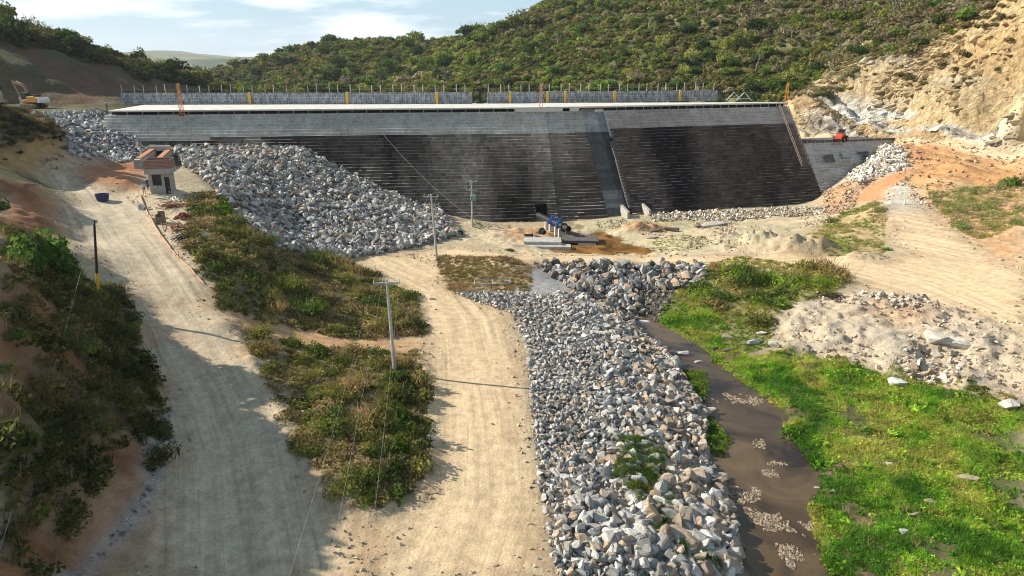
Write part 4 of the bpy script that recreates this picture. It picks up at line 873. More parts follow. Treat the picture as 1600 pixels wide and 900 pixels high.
heap('toe_stones', 'toe', 5, .18, .5, rs, 'strip of pale stones along the foot of the right half of the dam', 'rocks', lift=.25, base=(.50, .46, .38), warm=.35)
heap('gully_stones', 'gully', 7, .08, .4, rs, 'dark wet stones in the gully between the causeway and the stream', 'rocks', lift=.15, base=(.14, .13, .115), warm=.2)
ZP['rc'] = poly('1420 535,1500 545,1520 580,1470 605,1410 590,1400 560'); ZP['rd'] = poly('1330 458,1440 462,1470 480,1380 480')
for k_ in ('rc', 'rd'): heap('rubble_cluster', k_, 4, .08, .55, rs, 'cluster of pale stones below the big blocks' if k_ == 'rc' else 'cluster of pale stones on the verge of the right road', 'rubble', lift=.1, base=(.48, .43, .35), warm=.3)
ZP['edge_ditch'] = ZP['ditch']
heap('ditch_stones', 'ditch', 14, .05, .26, rs, 'grey stone drain along the left edge of the left dirt road', 'rubble', lift=.03, base=(.30, .295, .28), warm=.05)
def edge_rocks(key, n, smin, smax, seed, base, warm, label, name='loose_stones'):
    r_ = np.random.RandomState(seed); pg = ZP[key]; seg = np.roll(pg, -1, 0)-pg; ln = np.hypot(seg[:, 0], seg[:, 1]); k = r_.choice(len(pg), n, p=ln/ln.sum()); t = r_.rand(n)
    xy = pg[k]+seg[k]*t[:, None]+r_.normal(0, .9, (n, 2)); s = smin+(smax-smin)*r_.rand(n)**4
    pos = np.stack([xy[:, 0], xy[:, 1], hgrid(xy[:, 0], xy[:, 1], H)+s*.2], 1); scatter(name, RP1, pos, rotmats(r_, n), s, rock_cols(r_, n, base, warm), M_ROCK, label=label, cat='stones')
edge_rocks('road_c', 1500, .04, .22, 1, (.42, .36, .27), .4, 'small stones along the edges of the middle dirt road')
edge_rocks('road_l', 1300, .04, .2, 2, (.38, .35, .29), .3, 'small stones along the edges of the left dirt road')
edge_rocks('road_h', 1500, .06, .3, 3, (.48, .41, .30), .5, 'small stones along the edges of the right dirt road')
heap('rubble', 'toe_r', 7, .08, .5, rs, 'stones and clods on the orange corner between the dam and the ramp', 'rubble', base=(.5, .38, .25), warm=.5, power=4)
heap('rubble', 'embank', .8, .06, .5, rs, 'clods scattered on the orange embankment', 'rubble', base=(.46, .30, .17), warm=.5, power=4)
edge_rocks('embank', 900, .1, .45, 4, (.50, .33, .19), .5, 'clods and stones around the orange embankment')
# broken ledges of the cut face, half sunk in it
r_ = np.random.RandomState(66); xy = sample_poly('cliff', 3000, r_, lambda x, y: (sdist(x, y, ZP['bench']) < -1.5) & (r_.rand(len(x)) < np.where(x < 112, np.where(hgrid(x, y, H) < 23, .2, .8), .06)*np.clip(.5+3*fbm(x*.12, y*.12, 444, 3), .05, 1))); x, y = xy[:, 0], xy[:, 1]; z = hgrid(x, y, H)
cc3 = np.stack([hgrid(x, y, CC[:, k]) for k in range(3)], 1)*r_.uniform(1.0, 1.4, (len(x), 1)); s_ = .25+1.2*r_.rand(len(x))**3; sz_ = np.stack([s_*1.9, s_*.8, s_*.75], 1); az = r_.normal(.9, .35, len(x)); tl = r_.normal(-.75, .2, len(x))
rot = np.zeros((len(x), 3, 3)); ca, sa, ct, st_2 = np.cos(az), np.sin(az), np.cos(tl), np.sin(tl); rot[:, 0, 0] = ca*ct; rot[:, 0, 1] = -sa; rot[:, 0, 2] = ca*st_2; rot[:, 1, 0] = sa*ct; rot[:, 1, 1] = ca; rot[:, 1, 2] = sa*st_2; rot[:, 2, 0] = -st_2; rot[:, 2, 2] = ct
scatter('rock_ledges', RP1, np.stack([x, y, z-s_*.34], 1), rot, sz_, cc3, M_CLIFF, label='broken rock ledges sticking out of the cut slope', cat='rocks')
# individual boulders
BIG.sort(key=lambda b: -b[0]); print('BIG', len(BIG)); 
keep, rest = BIG[:255], BIG[255:]
if rest:
    r_ = np.random.RandomState(1); n = len(rest)
    scatter('riprap_blocks', RP2, np.array([b[1] for b in rest]), rotmats(r_, n), np.array([b[2] for b in rest]), np.array([b[3] for b in rest]), M_ROCK, label='larger grey stones among the broken stone of the banks', cat='rocks')
def rock_me(pr, nm='boulder'): return np_mesh(nm, pr[0], pr[1], M_ROCK, np.ones((len(pr[0]), 3)))
RM = [rock_me(p) for p in RP2]+[rock_me(p) for p in RP3]
rb = random.Random(4)
def boulder(pos, s, col, label, group=None, name='boulder', cat='boulder', k=None, rot=None):
    o = link(name, RM[rb.randrange(len(RM)) if k is None else k]); o.location = pos; o.scale = s if hasattr(s, '__len__') else (s,)*3
    o.rotation_euler = rot if rot else (rb.gauss(0, .5), rb.gauss(0, .5), rb.uniform(0, 6.28)); o.color = (*[float(c) for c in col], 1); tag(o, label, cat, group); return o
for b in keep:
    c = b[3]; tone = 'brown' if c[0] > c[2]*1.3 else ('dark grey' if c[0] < .24 else 'pale grey')
    boulder(b[1], float(b[2]), c, '%s angular boulder in the %s' % (tone, b[4]), b[5])
for px, py, s, col, lb in (
    (1090, 645, (2.0, .8, .55), (.50, .42, .32), 'big long tan slab at the stream side of the riprap above the green tuft'),
    (1012, 477+95, (1.3, .55, .5), (.36, .22, .12), 'long brown block at the water edge of the riprap'),
    (1118, 750, (1.2, .8, .7), (.42, .35, .28), 'rounded brown boulder at the water edge'),
    (1461, 531, (1.1, 1.5, 1.7), (.50, .46, .37), 'tall pale block standing left of the flat one on the rubble bank'),
    (1494, 540, (2.0, 1.3, 1.2), (.58, .53, .44), 'broad pale boulder lying right of the tall block on the rubble bank'),
    (1402, 600, (.9, .8, 1.0), (.52, .50, .46), 'pale boulder at the edge of the green plants below the rubble bank'),
    (1442, 586, (.6, .5, .4), (.60, .50, .36), 'yellowish stone in the shade below the two big blocks'),
    (1576, 638, (1.1, .9, 1.1), (.52, .48, .42), 'white boulder on the far right of the green plants'),
    (1110, 353, (3.6, 1.6, 1.1), (.50, .46, .38), 'broad flat grey outcrop on the valley floor right of the chute'),
    (1090, 355, (.9, .9, .9), (.22, .17, .15), 'dark round stone beside the flat grey outcrop'),
    (1024, 362, (1.4, 1.1, 1.0), (.12, .09, .08), 'dark blackish boulder left of its twin behind the green patch'),
    (1048, 360, (1.9, 1.1, .95), (.14, .11, .10), 'dark blackish boulder right of its twin behind the green patch'),
    (1018, 372, (1.3, .8, .5), (.35, .31, .26), 'low grey stone in front of the two dark boulders'),
    (1092, 568, (.6, .5, .45), (.46, .46, .46), 'grey white stone standing in the water beside the riprap'),
    (1068, 555, (.8, .7, .6), (.38, .38, .38), 'grey stone at the waterline above the one standing in the water'),
    (1116, 545, (.7, .35, .3), (.09, .08, .07), 'small dark stone in the stream near the green bank'),
    (1140, 548, (1.2, .5, .35), (.13, .11, .09), 'long dark stone at the edge of the green bank'),
    (1135, 528, (.8, .6, .5), (.40, .35, .28), 'tan stone above the long dark stone at the green bank'),
    (1178, 537, (.9, .7, .9), (.48, .46, .42), 'white stone below the dry bushes right of the stream'),
    (1209, 541, (.7, .6, .8), (.45, .42, .37), 'pale stone right of the white stone below the dry bushes'),
    (1190, 522, (.7, .5, .5), (.50, .48, .44), 'grey stone tucked under the dry bushes right of the stream'),
    (1299, 768, (.45, .28, .2), (.62, .58, .50), 'small white stone at the edge of the green plants by the water'),
    (1277, 763, (.3, .18, .16), (.55, .53, .50), 'tiny pale stone standing in the stream'),
    (1229, 783, (.3, .22, .16), (.12, .09, .07), 'small dark stone in the middle of the stream'),
    (1297, 724, (.35, .25, .2), (.50, .44, .36), 'small tan stone on the green bank above the water'),
    (1410, 832, (.45, .4, .35), (.55, .54, .5), 'white angular stone among the green plants at the bottom'),
    (1385, 725, (.5, .35, .2), (.55, .48, .40), 'tan stone in the middle of the green plants'),
    (1510, 747, (1.0, .7, .35), (.42, .34, .24), 'brown stony lump in a bare patch of the green plants'),
    (1452, 785, (.6, .5, .4), (.36, .28, .18), 'brown clod in the green plants left of the middle'),
    (1430, 805, (.6, .5, .35), (.40, .31, .20), 'brown clod just below the other among the green plants'),
    (1520, 252, (1.8, .8, .6), (.48, .33, .19), 'flat brown rock lying on the orange embankment'),
    (675, 468, (.5, .4, .35), (.52, .47, .40), 'tan stone on the left verge of the middle road near the bend'),
    (1008, 520-15, (.9, .6, .5), (.45, .44, .42), 'grey stone at the head of the riprap beside the water'),
    (925, 462, (.9, .6, .5), (.52, .51, .49), 'pale block on the upstream corner of the riprap'),
    (958, 482, (1.2, .6, .45), (.42, .41, .39), 'long grey block on the shoulder of the riprap above the gully')):
    g = G(px, py); boulder((g.x, g.y, g.z+s[2]*.25), s, col, lb, rot=(rb.gauss(0, .08), rb.gauss(0, .08), rb.uniform(-.4, .4)), k=rb.randrange(10))
# the drying stony bars in the stream
for px, py, w, l, lb in ((1200, 745, 1.6, .5, 'grassy gravel bar, upper of the two slim ones in the stream'), (1213, 731, 1.2, .35, 'slim gravel bar nearest the green bank'), (1190, 815, 1.7, 1.2, 'broad gravel bar in the shade of the riprap'), (1165, 778, 1.5, .7, 'gravel bar touching the riprap shadow'), (1240, 870, 1.3, 1.0, 'gravel bar near the bottom edge of the stream'), (1182, 700, .7, .9, 'tiny gravel bar near the green tuft'), (1150, 632, 2.2, 1.0, 'brown bar spreading from the riprap into the stream'), (1262, 830, 1.5, .8, 'gravel bar below the green bank tip')):
    g = G(px, py); r_ = np.random.RandomState(px); n = int(700*w*l); X_ = g.x+r_.uniform(-1, 1, n*3)*w*1.25; Y_ = g.y+r_.uniform(-1, 1, n*3)*l*2.0; q_ = ((X_-g.x)/w/1.25)**2+((Y_-g.y)/l/2)**2; k_ = (q_ < 1) & (fbm(X_*1.3+px, Y_*.9, px, 4) > q_*.9-.25); X_, Y_ = X_[k_], Y_[k_]; n = len(X_)
    s_ = r_.uniform(.03, .12, n); pos = np.stack([X_, Y_, s_*.1-.01], 1)
    scatter('gravel_bar', RP1, pos, rotmats(r_, n, .2), s_, rock_cols(r_, n, (.17, .14, .10), .6), M_ROCK, kind='stuff', label=lb, cat='gravel bar')
# ------------------------------------------------------------------ plants
def leaf_mat(name, trans=.35):
    m, t = ntree(name); o = N(t, 'ShaderNodeOutputMaterial'); a = N(t, 'ShaderNodeAttribute', attribute_name='Col'); oi = N(t, 'ShaderNodeObjectInfo')
    v = N(t, 'ShaderNodeMixRGB', blend_type='MULTIPLY'); v.inputs[0].default_value = 1; L(t, a.outputs['Color'], v.inputs[1]); L(t, oi.outputs['Color'], v.inputs[2])
    g = N(t, 'ShaderNodeNewGeometry'); n = N(t, 'ShaderNodeTexNoise', i_Scale=.55, i_Detail=3.0); L(t, g.outputs['Position'], n.inputs['Vector'])
    r = N(t, 'ShaderNodeMapRange'); L(t, n.outputs['Fac'], r.inputs[0]); r.inputs[1].default_value = .3; r.inputs[2].default_value = .7; r.inputs[3].default_value = .7; r.inputs[4].default_value = 1.3
    v2 = N(t, 'ShaderNodeVectorMath', operation='SCALE'); L(t, v.outputs[0], v2.inputs[0]); L(t, r.outputs[0], v2.inputs['Scale'])
    d = N(t, 'ShaderNodeBsdfDiffuse'); L(t, v2.outputs[0], d.inputs['Color']); tr = N(t, 'ShaderNodeBsdfTranslucent'); L(t, v2.outputs[0], tr.inputs['Color'])
    mx = N(t, 'ShaderNodeMixShader'); mx.inputs[0].default_value = trans; L(t, d.outputs[0], mx.inputs[1]); L(t, tr.outputs[0], mx.inputs[2]); L(t, mx.outputs[0], o.inputs[0])
    return m
M_LEAF = leaf_mat('foliage', .42); M_BARK = pm('bark', (.20, .16, .12), .9, var=.35)
def leaves(cent, nrm, size, rs, asp=.55, tri=False):
    """leaf faces at cent with normals nrm -> V,F"""
    n = len(cent); nrm = nrm/np.linalg.norm(nrm, axis=1, keepdims=True); r_ = rs.normal(size=(n, 3)); a = np.cross(nrm, r_); a /= np.linalg.norm(a, axis=1, keepdims=True)+1e-9; b = np.cross(nrm, a)
    s = size[:, None] if hasattr(size, '__len__') else np.full((n, 1), size)
    if tri:
        V = np.stack([cent+a*s, cent-a*s*.6+b*s*asp*1.3, cent-a*s*.6-b*s*asp*1.3], 1); return V.reshape(-1, 3), np.arange(n*3).reshape(n, 3)
    V = np.stack([cent+a*s, cent+b*s*asp+nrm*s*.12, cent-a*s, cent-b*s*asp+nrm*s*.12], 1); return V.reshape(-1, 3), np.arange(n*4).reshape(n, 4)
def crown(seed, n, rad, h, leaf, nb=7, tri=False, up=.35, tint=.25, base=0.0, yel=.25):
    rs = np.random.RandomState(seed); bc = rs.normal(size=(nb, 3)); bc /= np.linalg.norm(bc, axis=1, keepdims=True); bc *= rs.uniform(.35, .75, (nb, 1)); bc[:, 2] = np.abs(bc[:, 2])*rs.uniform(.3, 1.0, nb)
    br = rs.uniform(.28, .55, nb); k = rs.choice(nb, n, p=br**2/(br**2).sum()); d_ = rs.normal(size=(n, 3)); d_ /= np.linalg.norm(d_, axis=1, keepdims=True)
    rr = br[k]*rs.uniform(.55, 1.08, n)**.7; P_ = bc[k]+d_*rr[:, None]; P_[:, 2] = np.abs(P_[:, 2])*.8
    P_ = P_*np.array([rad, rad, h])+np.array([0, 0, base]); nr = d_*.8+rs.normal(0, .6, (n, 3))+np.array([0, 0, up])
    V, F = leaves(P_, nr, leaf*rs.uniform(.6, 1.4, n), rs, tri=tri); q = F.shape[1]
    bt = rs.uniform(.75, 1.3, nb)[k]*rs.uniform(1-tint, 1+tint, n); c = np.stack([bt*(1+yel*rs.rand(n)), bt, bt*.9], 1); return V, F, np.repeat(c, q, 0)
def blades(seed, n, h, spread, w, lean=.5):
    rs = np.random.RandomState(seed); a = rs.uniform(0, 6.28, n); r0 = spread*np.sqrt(rs.rand(n)); b = np.stack([r0*np.cos(a), r0*np.sin(a), np.zeros(n)], 1); t = rs.uniform(0, 6.28, n)
    sd_ = np.stack([np.cos(t), np.sin(t), np.zeros(n)], 1)*w; le = rs.normal(0, lean, (n, 2)); hh = h*rs.uniform(.5, 1.2, n)
    tip = b+np.stack([le[:, 0]*hh, le[:, 1]*hh, hh], 1); V = np.stack([b-sd_, b+sd_, tip], 1).reshape(-1, 3); c = rs.uniform(.7, 1.35, n); return V, np.arange(n*3).reshape(n, 3), np.repeat(np.stack([c*(1+.3*rs.rand(n)), c, c*.85], 1), 3, 0)
def join(*ps):
    V = []; F = []; C_ = []; o = 0
    for p in ps: V.append(p[0]); F.append(p[1]+o); C_.append(p[2]); o += len(p[0])
    return np.concatenate(V), np.concatenate(F), np.concatenate(C_)
def trunk_mesh(seed, h, r, nb=4, spread=.5):
    rs = random.Random(seed); m_ = MB(); p = Vector((0, 0, -.3)); top = Vector((rs.uniform(-.1, .1)*h, rs.uniform(-.1, .1)*h, h*.55)); m_.tube(p, top, r, r*.65, n=6, cap=False)
    for i in range(nb):
        a = i*6.28/nb+rs.uniform(-.5, .5); q = top+Vector((math.cos(a)*spread*h*.4, math.sin(a)*spread*h*.4, h*.3)); m_.tube(top-Vector((0, 0, h*.1*rs.random())), q, r*.5, r*.2, n=5, cap=False)
        q2 = q+Vector((math.cos(a+.6)*spread*h*.22, math.sin(a+.6)*spread*h*.22, h*.2)); m_.tube(q, q2, r*.22, r*.06, n=4, cap=False)
    me = bpy.data.meshes.new('trunk'); me.from_pydata([tuple(v) for v in m_.v], [], m_.f); me.materials.append(M_BARK); me.update(); return me
def visible(P_, top=0.0, margin=40):
    """is the spot in the frame and not behind ground or the dam"""
    X, Y, Z = P_[:, 0], P_[:, 1], P_[:, 2]+top; px, py = PROJ(X, Y, Z); ok = (px > -margin) & (px < 1600+margin) & (py > -margin) & (py < 900+margin) & (Y > 5)
    T = np.linspace(.05, .96, 90)
    for i in np.nonzero(ok)[0]:
        xs = X[i]*T; ys = Y[i]*T; zs = CAM_Z+(Z[i]-CAM_Z)*T
        if (hgrid(xs, ys, H) > zs+1.0).any(): ok[i] = False; continue
        if Y[i] > 175:
            t = 160/Y[i]
            if CAM_Z+(Z[i]-CAM_Z)*t < 22 and -85 < X[i]*t < 68: ok[i] = False
    return ok
GREEN = [(.065, .12, .028), (.10, .17, .035), (.15, .21, .042), (.045, .08, .025), (.19, .225, .055)]; DRYC = [(.20, .195, .11), (.26, .24, .16), (.17, .17, .08)]
# ---- forest on the hill behind the dam
rs = np.random.RandomState(77)
cand = []
x = rs.uniform(-230, 330, 66000); y = rs.uniform(158, 540, 66000)
dens = np.where(y < 330, 1.0, .62); k = rs.rand(len(x)) < dens; x, y = x[k], y[k]
clc = np.clip(sdist(x, y, ZP['cliff']), -8, 8); lh = sdist(x, y, ZP['lhill']); m = (hgrid(x, y, hillm) > .5) & (clc < 3) & (lh < -3) & ((y > 178+.15*x+14) | ((x > 95) & (y > 158) & (hgrid(x, y, H) > 29)))
x, y = x[m], y[m]
# keep the crowns apart
cell = {}; kx = []
for i in range(len(x)):
    sp_ = 2.5 if y[i] < 330 else 3.8; key = (int(x[i]/sp_), int(y[i]/sp_))
    if key in cell: continue
    cell[key] = 1; kx.append(i)
x, y = x[kx], y[kx]; z = hgrid(x, y, H); PP = np.stack([x, y, z], 1); v = visible(PP, 3.0, 25); PP = PP[v]; print('FOREST', len(PP), flush=True)
n = len(PP); gn = fbm(PP[:, 0]/38, PP[:, 1]/38, 301, 4); gn2 = fbm(PP[:, 0]/14, PP[:, 1]/14, 302, 3); px_, py_ = PROJ(PP[:, 0], PP[:, 1], PP[:, 2])
dryp = np.clip((px_-950)/600, 0, 1)*np.clip((150-py_)/90, 0, 1)*.8+.10+.4*gn2
isdry = rs.rand(n) < dryp
lightp = np.clip(1-(py_-80)/-60, 0, 1)
cols = np.array([GREEN[i] for i in rs.randint(0, 5, n)])*(1+.55*gn[:, None]); cols[isdry] = np.array([DRYC[i] for i in rs.randint(0, 3, isdry.sum())])
far_left = np.clip((700-px_)/250, 0, 1)[:, None]; cols = cols*(1-.30*far_left); cols = cols*np.stack([1+.25*np.clip(py_/150-.4, 0, 1)*(px_ > 560)]*3, 1)*1.12
size = rs.uniform(1.3, 3.0, n)*(1+.35*gn2)*np.where(PP[:, 1] > 330, 1.25, 1); size[rs.rand(n) < .12] *= 1.6
FP = [crown(400+i, 300, 1.0, 1.0, .135, nb=8, tri=True, base=.25, tint=.35) for i in range(6)]; FPfar = [crown(430+i, 150, 1.0, 1.0, .19, nb=7, tri=True, base=.2, tint=.35) for i in range(5)]
app = size/PP[:, 1]; order = np.argsort(-app); near_i = order[:290]; rest_i = order[290:]
def tree_proto(i, name, n_, leaf, cols_, bare=False):
    root = empty(name, (0, 0, 0)); tm = link('trunk', trunk_mesh(i, 1.25, .05, 5, .6), root)
    V, F, c = crown(500+i, n_, 1.0, 1.2, leaf, nb=9, tri=True, base=.45, tint=.35); cr = link('crown', np_mesh('crown', V, F, M_LEAF, c*np.array(cols_)), root); return root
TREES = [tree_proto(i, 'forest_tree', 520, .115, (1, 1, 1)) for i in range(5)]
DRYT = [tree_proto(20+i, 'dry_tree', 110, .12, (1, 1, 1)) for i in range(3)]
rt = random.Random(9); used = set()
def put_tree(protos, p, s, col, label, cat, group, rz=None, sc=None):
    pr = protos[rt.randrange(len(protos))]
    if id(pr) in used: o = copy_tree(pr)
    else: o = pr; used.add(id(pr))
    o.location = p; o.rotation_euler = (0, 0, rt.uniform(0, 6.28) if rz is None else rz); o.scale = sc or (s*rt.uniform(.85, 1.15), s*rt.uniform(.85, 1.15), s*rt.uniform(.85, 1.2))
    for ch in o.children:
        ch.color = (*[float(c) for c in col], 1)
    return tag(o, label, cat, group)
for i in near_i:
    c = cols[i]
    if isdry[i]: put_tree(DRYT, PP[i], size[i]*1.0, c, 'dry greyish tree with sparse leaves and visible branches on the hill behind the dam', 'tree', 'trees on the hill behind the dam')
    else: put_tree(TREES, PP[i], size[i], c, ('dark' if c[1] < .09 else 'bright' if c[1] > .14 else 'mid')+' green leafy tree on the forested hill behind the dam', 'tree', 'trees on the hill behind the dam')
def mats(n_, rs_, tilt=.12): return rotmats(rs_, n_, tilt)
ri = rest_i[PP[rest_i, 1] < 300]; scatter('forest', FP, PP[ri]-[0, 0, .3], mats(len(ri), rs), size[ri], cols[ri], M_LEAF, label='forest of small green and dry trees covering the hill behind the dam', cat='forest')
ri = rest_i[PP[rest_i, 1] >= 300]; scatter('far_forest', FPfar, PP[ri]-[0, 0, .3], mats(len(ri), rs), size[ri], cols[ri], M_LEAF, label='dark green forest on the farther hills behind the dam', cat='forest')
xu = rs.uniform(-230, 330, 52000); yu = rs.uniform(158, 520, 52000); m = (hgrid(xu, yu, hillm) > .4) & (sdist(xu, yu, ZP['cliff']) < .5) & (sdist(xu, yu, ZP['lhill']) < -3) & ((yu > 178+.15*xu+10) | ((xu > 95) & (hgrid(xu, yu, H) > 28))); xu, yu = xu[m], yu[m]; PU = np.stack([xu, yu, hgrid(xu, yu, H)-.3], 1); PU = PU[visible(PU, 2.0, 20)]; n = len(PU)
cu = np.array([(.12, .14, .045), (.17, .17, .06), (.09, .12, .035), (.22, .19, .09)])[rs.randint(0, 4, n)]*rs.uniform(.7, 1.2, (n, 1)); print('UNDER', n)
scatter('hill_scrub', FPfar, PU, mats(n, rs), rs.uniform(1.0, 2.2, n), cu, M_LEAF, label='low scrub filling the ground between the trees on the hill', cat='scrub')
# bare pale trunks standing out of the forest
BARE = []
def bare_proto(i):
    m_ = MB(); r0 = random.Random(i)
    def br(p, d, l, r, k):
        q = p+d*l; m_.tube(p, q, r, r*.6, n=4, cap=False)
        if k:
            for _ in range(3 if k > 1 else 2):
                d2 = (d+Vector((r0.uniform(-.7, .7), r0.uniform(-.7, .7), r0.uniform(-.1, .5)))).normalized(); br(q, d2, l*.62, r*.55, k-1)
    br(Vector((0, 0, -.3)), Vector((r0.uniform(-.1, .1), 0, 1)), 2.6, .12, 3); o = m_.build('bare_tree', M['bare'] if 'bare' in M else M.setdefault('bare', pm('bare_branches', (.36, .32, .27), .9))); return o
for i, (px, py) in enumerate(((1012, 50), (1090, 28), (1155, 30), (1098, 120), (1310, 85), (1335, 20), (870, 75), (1020, 62), (1185, 45), (1300, 12), (1395, 30), (617, 100), (1180, 115), (1236, 70), (1000, 108), (1410, 60))):
    g = G(px, py); o = bare_proto(i) if i < 4 else copy_tree(BARE[i % 4]); BARE.append(o); o.location = g; o.scale = (.9,)*3 if i % 2 else (1.15,)*3; o.rotation_euler = (0, 0, i); tag(o, 'leafless pale grey tree among the green forest on the hill', 'tree', 'bare trees on the hill')
# ---- shrubs
SHP = []
def shrub_proto(i, n_, leaf, kind):
    root = empty('shrub', (0, 0, 0))
    if kind == 'round': V, F, c = crown(600+i, n_, 1, .95, leaf, nb=9, tint=.4, yel=.3)
    elif kind == 'grassy': V, F, c = join(crown(600+i, int(n_*1.1), 1, .9, leaf*.95, nb=12, tri=True, tint=.5, yel=.5), blades(600+i, int(n_*.12), .95, .8, .02, .35))
    else: V, F, c = crown(600+i, n_, .85, 1.25, leaf*1.3, nb=11, tint=.3)
    link('leaves', np_mesh('leaves', V, F, M_LEAF, c), root); m_ = MB(); r0 = random.Random(i)
    for k in range(5): m_.tube((0, 0, -.2), (r0.uniform(-.5, .5), r0.uniform(-.5, .5), .6), .025, .01, n=4, cap=False)
    m_.build('stems', M_BARK, root); return root
ROUND = [shrub_proto(i, 620, .075, 'round') for i in range(5)]; GRASSY = [shrub_proto(10+i, 620, .07, 'grassy') for i in range(5)]; LEAFY = [shrub_proto(20+i, 480, .09, 'leafy') for i in range(4)]
OLIVE = [(.20, .215, .065), (.26, .235, .09), (.155, .185, .05), (.31, .265, .13), (.12, .165, .04)]; GRN = [(.07, .13, .025), (.10, .17, .03), (.055, .10, .025)]; DK = [(.08, .10, .035), (.11, .12, .045), (.06, .08, .03), (.15, .15, .065), (.12, .17, .045)]; YG = [(.20, .34, .045), (.17, .28, .04), (.26, .29, .08)]
NSH = [0]
YG = YG
def shrubs(key, n, s0, s1, pal, protos, label, group, seed, test=None, sz=.85):
    r_ = np.random.RandomState(seed); xy = sample_poly(key, n*3, r_, test); 
    got = []
    for q in xy:
        if all((q[0]-g[0])**2+(q[1]-g[1])**2 > (s0*.75)**2 for g in got): got.append(q)
        if len(got) >= n: break
    got = np.array(got); zz = hgrid(got[:, 0], got[:, 1], H); P_ = np.stack([got[:, 0], got[:, 1], zz], 1); v_ = visible(P_, .8, 60)
    for p in P_[v_]:
        s = r_.uniform(s0, s1); c = np.array(pal[r_.randint(len(pal))])*r_.uniform(.85, 1.2); NSH[0] += 1
        put_tree(protos, (p[0], p[1], p[2]-.1), s, c, label(c) if callable(label) else label, 'shrub', group, sc=(s, s*r_.uniform(.8, 1.1), s*sz*r_.uniform(.8, 1.2)))
tone = lambda c: 'dry yellowish' if c[0] > .27 else ('olive' if c[0] > c[1]*.95 else 'green')
shrubs('band_a', 66, 1.2, 2.4, OLIVE+DK[:2]+GRN[:1], GRASSY+ROUND, lambda c: tone(c)+' shrub in the brush between the left road and the stone heap', 'shrubs in the upper brush strip', 1)
shrubs('band_b', 54, 1.0, 2.0, OLIVE+OLIVE+GRN[:2], GRASSY+ROUND, lambda c: tone(c)+' shrub in the brush island between the two dirt roads', 'shrubs on the island between the roads', 2)
ZP['edge_b'] = poly('600 600,662 605,655 700,648 770,615 785,600 720'); ZP['edge_a'] = poly('560 452,640 462,655 512,600 520,560 500')
shrubs('edge_b', 16, 1.2, 1.9, OLIVE[:3]+GRN, ROUND+LEAFY, lambda c: tone(c)+' tall bush along the middle road edge of the island', 'tall bushes on the island edge', 31, sz=1.35)
shrubs('edge_a', 10, 1.2, 1.9, OLIVE[:3]+GRN[:1], ROUND, lambda c: tone(c)+' tall bush at the right tip of the upper brush strip', 'tall bushes at the strip tip', 32, sz=1.3)
shrubs('bank_l', 58, 1.2, 2.0, DK, ROUND+GRASSY+LEAFY[:1], lambda c: tone(c)+' shrub on the shaded bank left of the left road', 'shrubs on the left bank', 3)
shrubs('ledge', 9, .7, 1.3, DK, ROUND, 'dark shrub on top of the eroded ledge at the upper left', 'shrubs on the eroded ledge', 4, lambda x, y: hgrid(x, y, H) > 20)
shrubs('veg_m', 26, 2.0, 3.2, OLIVE[:3]+GRN[:2]+YG[:2], ROUND+GRASSY, lambda c: tone(c)+' bush on the bank between the right road and the stream', 'bushes right of the stream', 5, lambda x, y: hgrid(x, y, H) > .9)
shrubs('veg_p', 8, .5, 1.1, OLIVE[:2]+[(.28, .22, .12), (.25, .19, .12)], GRASSY, lambda c: tone(c)+' low shrub in the patch beside the middle road bend', 'shrubs by the middle road bend', 6)
shrubs('veg_q', 13, .8, 1.7, YG[2:]+[(.20, .23, .10), (.16, .20, .08)], ROUND+GRASSY, lambda c: tone(c)+' bush on the slope left of the right hand ramp', 'bushes left of the ramp', 7)
shrubs('veg_s', 20, 1.0, 2.1, [(.34, .36, .18), (.28, .33, .15), (.22, .30, .10)], ROUND+GRASSY, lambda c: tone(c)+' pale bush below the orange embankment', 'bushes below the embankment', 8)
def one(px, py, s, col, protos, label, cat='shrub', sz=1.0, dz=-.1):
    g = G(px, py); NSH[0] += 1; return put_tree(protos, (g.x, g.y, g.z+dz), s, col, label, cat, None, sc=(s, s, s*sz))
one(352, 332, 1.7, (.11, .22, .03), LEAFY, 'bright green leafy bush at the top of the brush beside the guard house', sz=1.2)
one(345, 350, 1.1, (.10, .19, .03), LEAFY, 'smaller bright green bush in front of the one beside the guard house')
one(628, 655, 1.15, (.08, .17, .03), LEAFY, 'fresh green bush at the right edge of the island between the roads', sz=1.1)
one(600, 672, .8, (.09, .18, .03), LEAFY, 'small fresh green bush left of the one at the island edge')
one(622, 775, .95, (.12, .21, .05), LEAFY, 'green plant with long leaves at the lower tip of the island')
one(1145, 428, 2.7, (.22, .42, .04), ROUND, 'vivid green rounded bush at the left end of the road side bushes', sz=1.15)
one(1172, 445, 2.0, (.17, .30, .04), ROUND, 'green bush in front of the vivid rounded bush')
one(1385, 390, 1.0, (.07, .20, .03), ROUND, 'deep green low bush at the foot of the red soil bump')
one(1580, 290, 1.9, (.12, .24, .04), LEAFY, 'young green tree sticking up from the bushes at the right edge', 'tree', 1.4)
one(795, 392, 1.3, (.09, .13, .06), ROUND, 'dark green low bush beside the pipe outlet slabs', sz=.6)
one(1398, 84, 2.0, (.12, .30, .03), ROUND, 'single bright green spiky bush on the bare slope', sz=.8)
one(20, 60, 5.5, (.05, .075, .03), ROUND, 'dark tree crown on the skyline at the upper left corner', 'tree', 1.3)
one(-10, 55, 6.0, (.045, .07, .03), ROUND, 'large dark tree at the left frame edge on the skyline', 'tree', 1.2)
one(38, 72, 3.6, (.05, .075, .03), ROUND, 'dark rounded tree just right of the corner tree on the skyline', 'tree', 1.1)
one(140, 79, 2.0, (.06, .07, .03), DRYT, 'small thin lone tree on the left skyline', 'tree', 1.5)
one(183, 88, 2.6, (.07, .08, .035), DRYT, 'sparse wide tree on the left skyline', 'tree', 1.0)
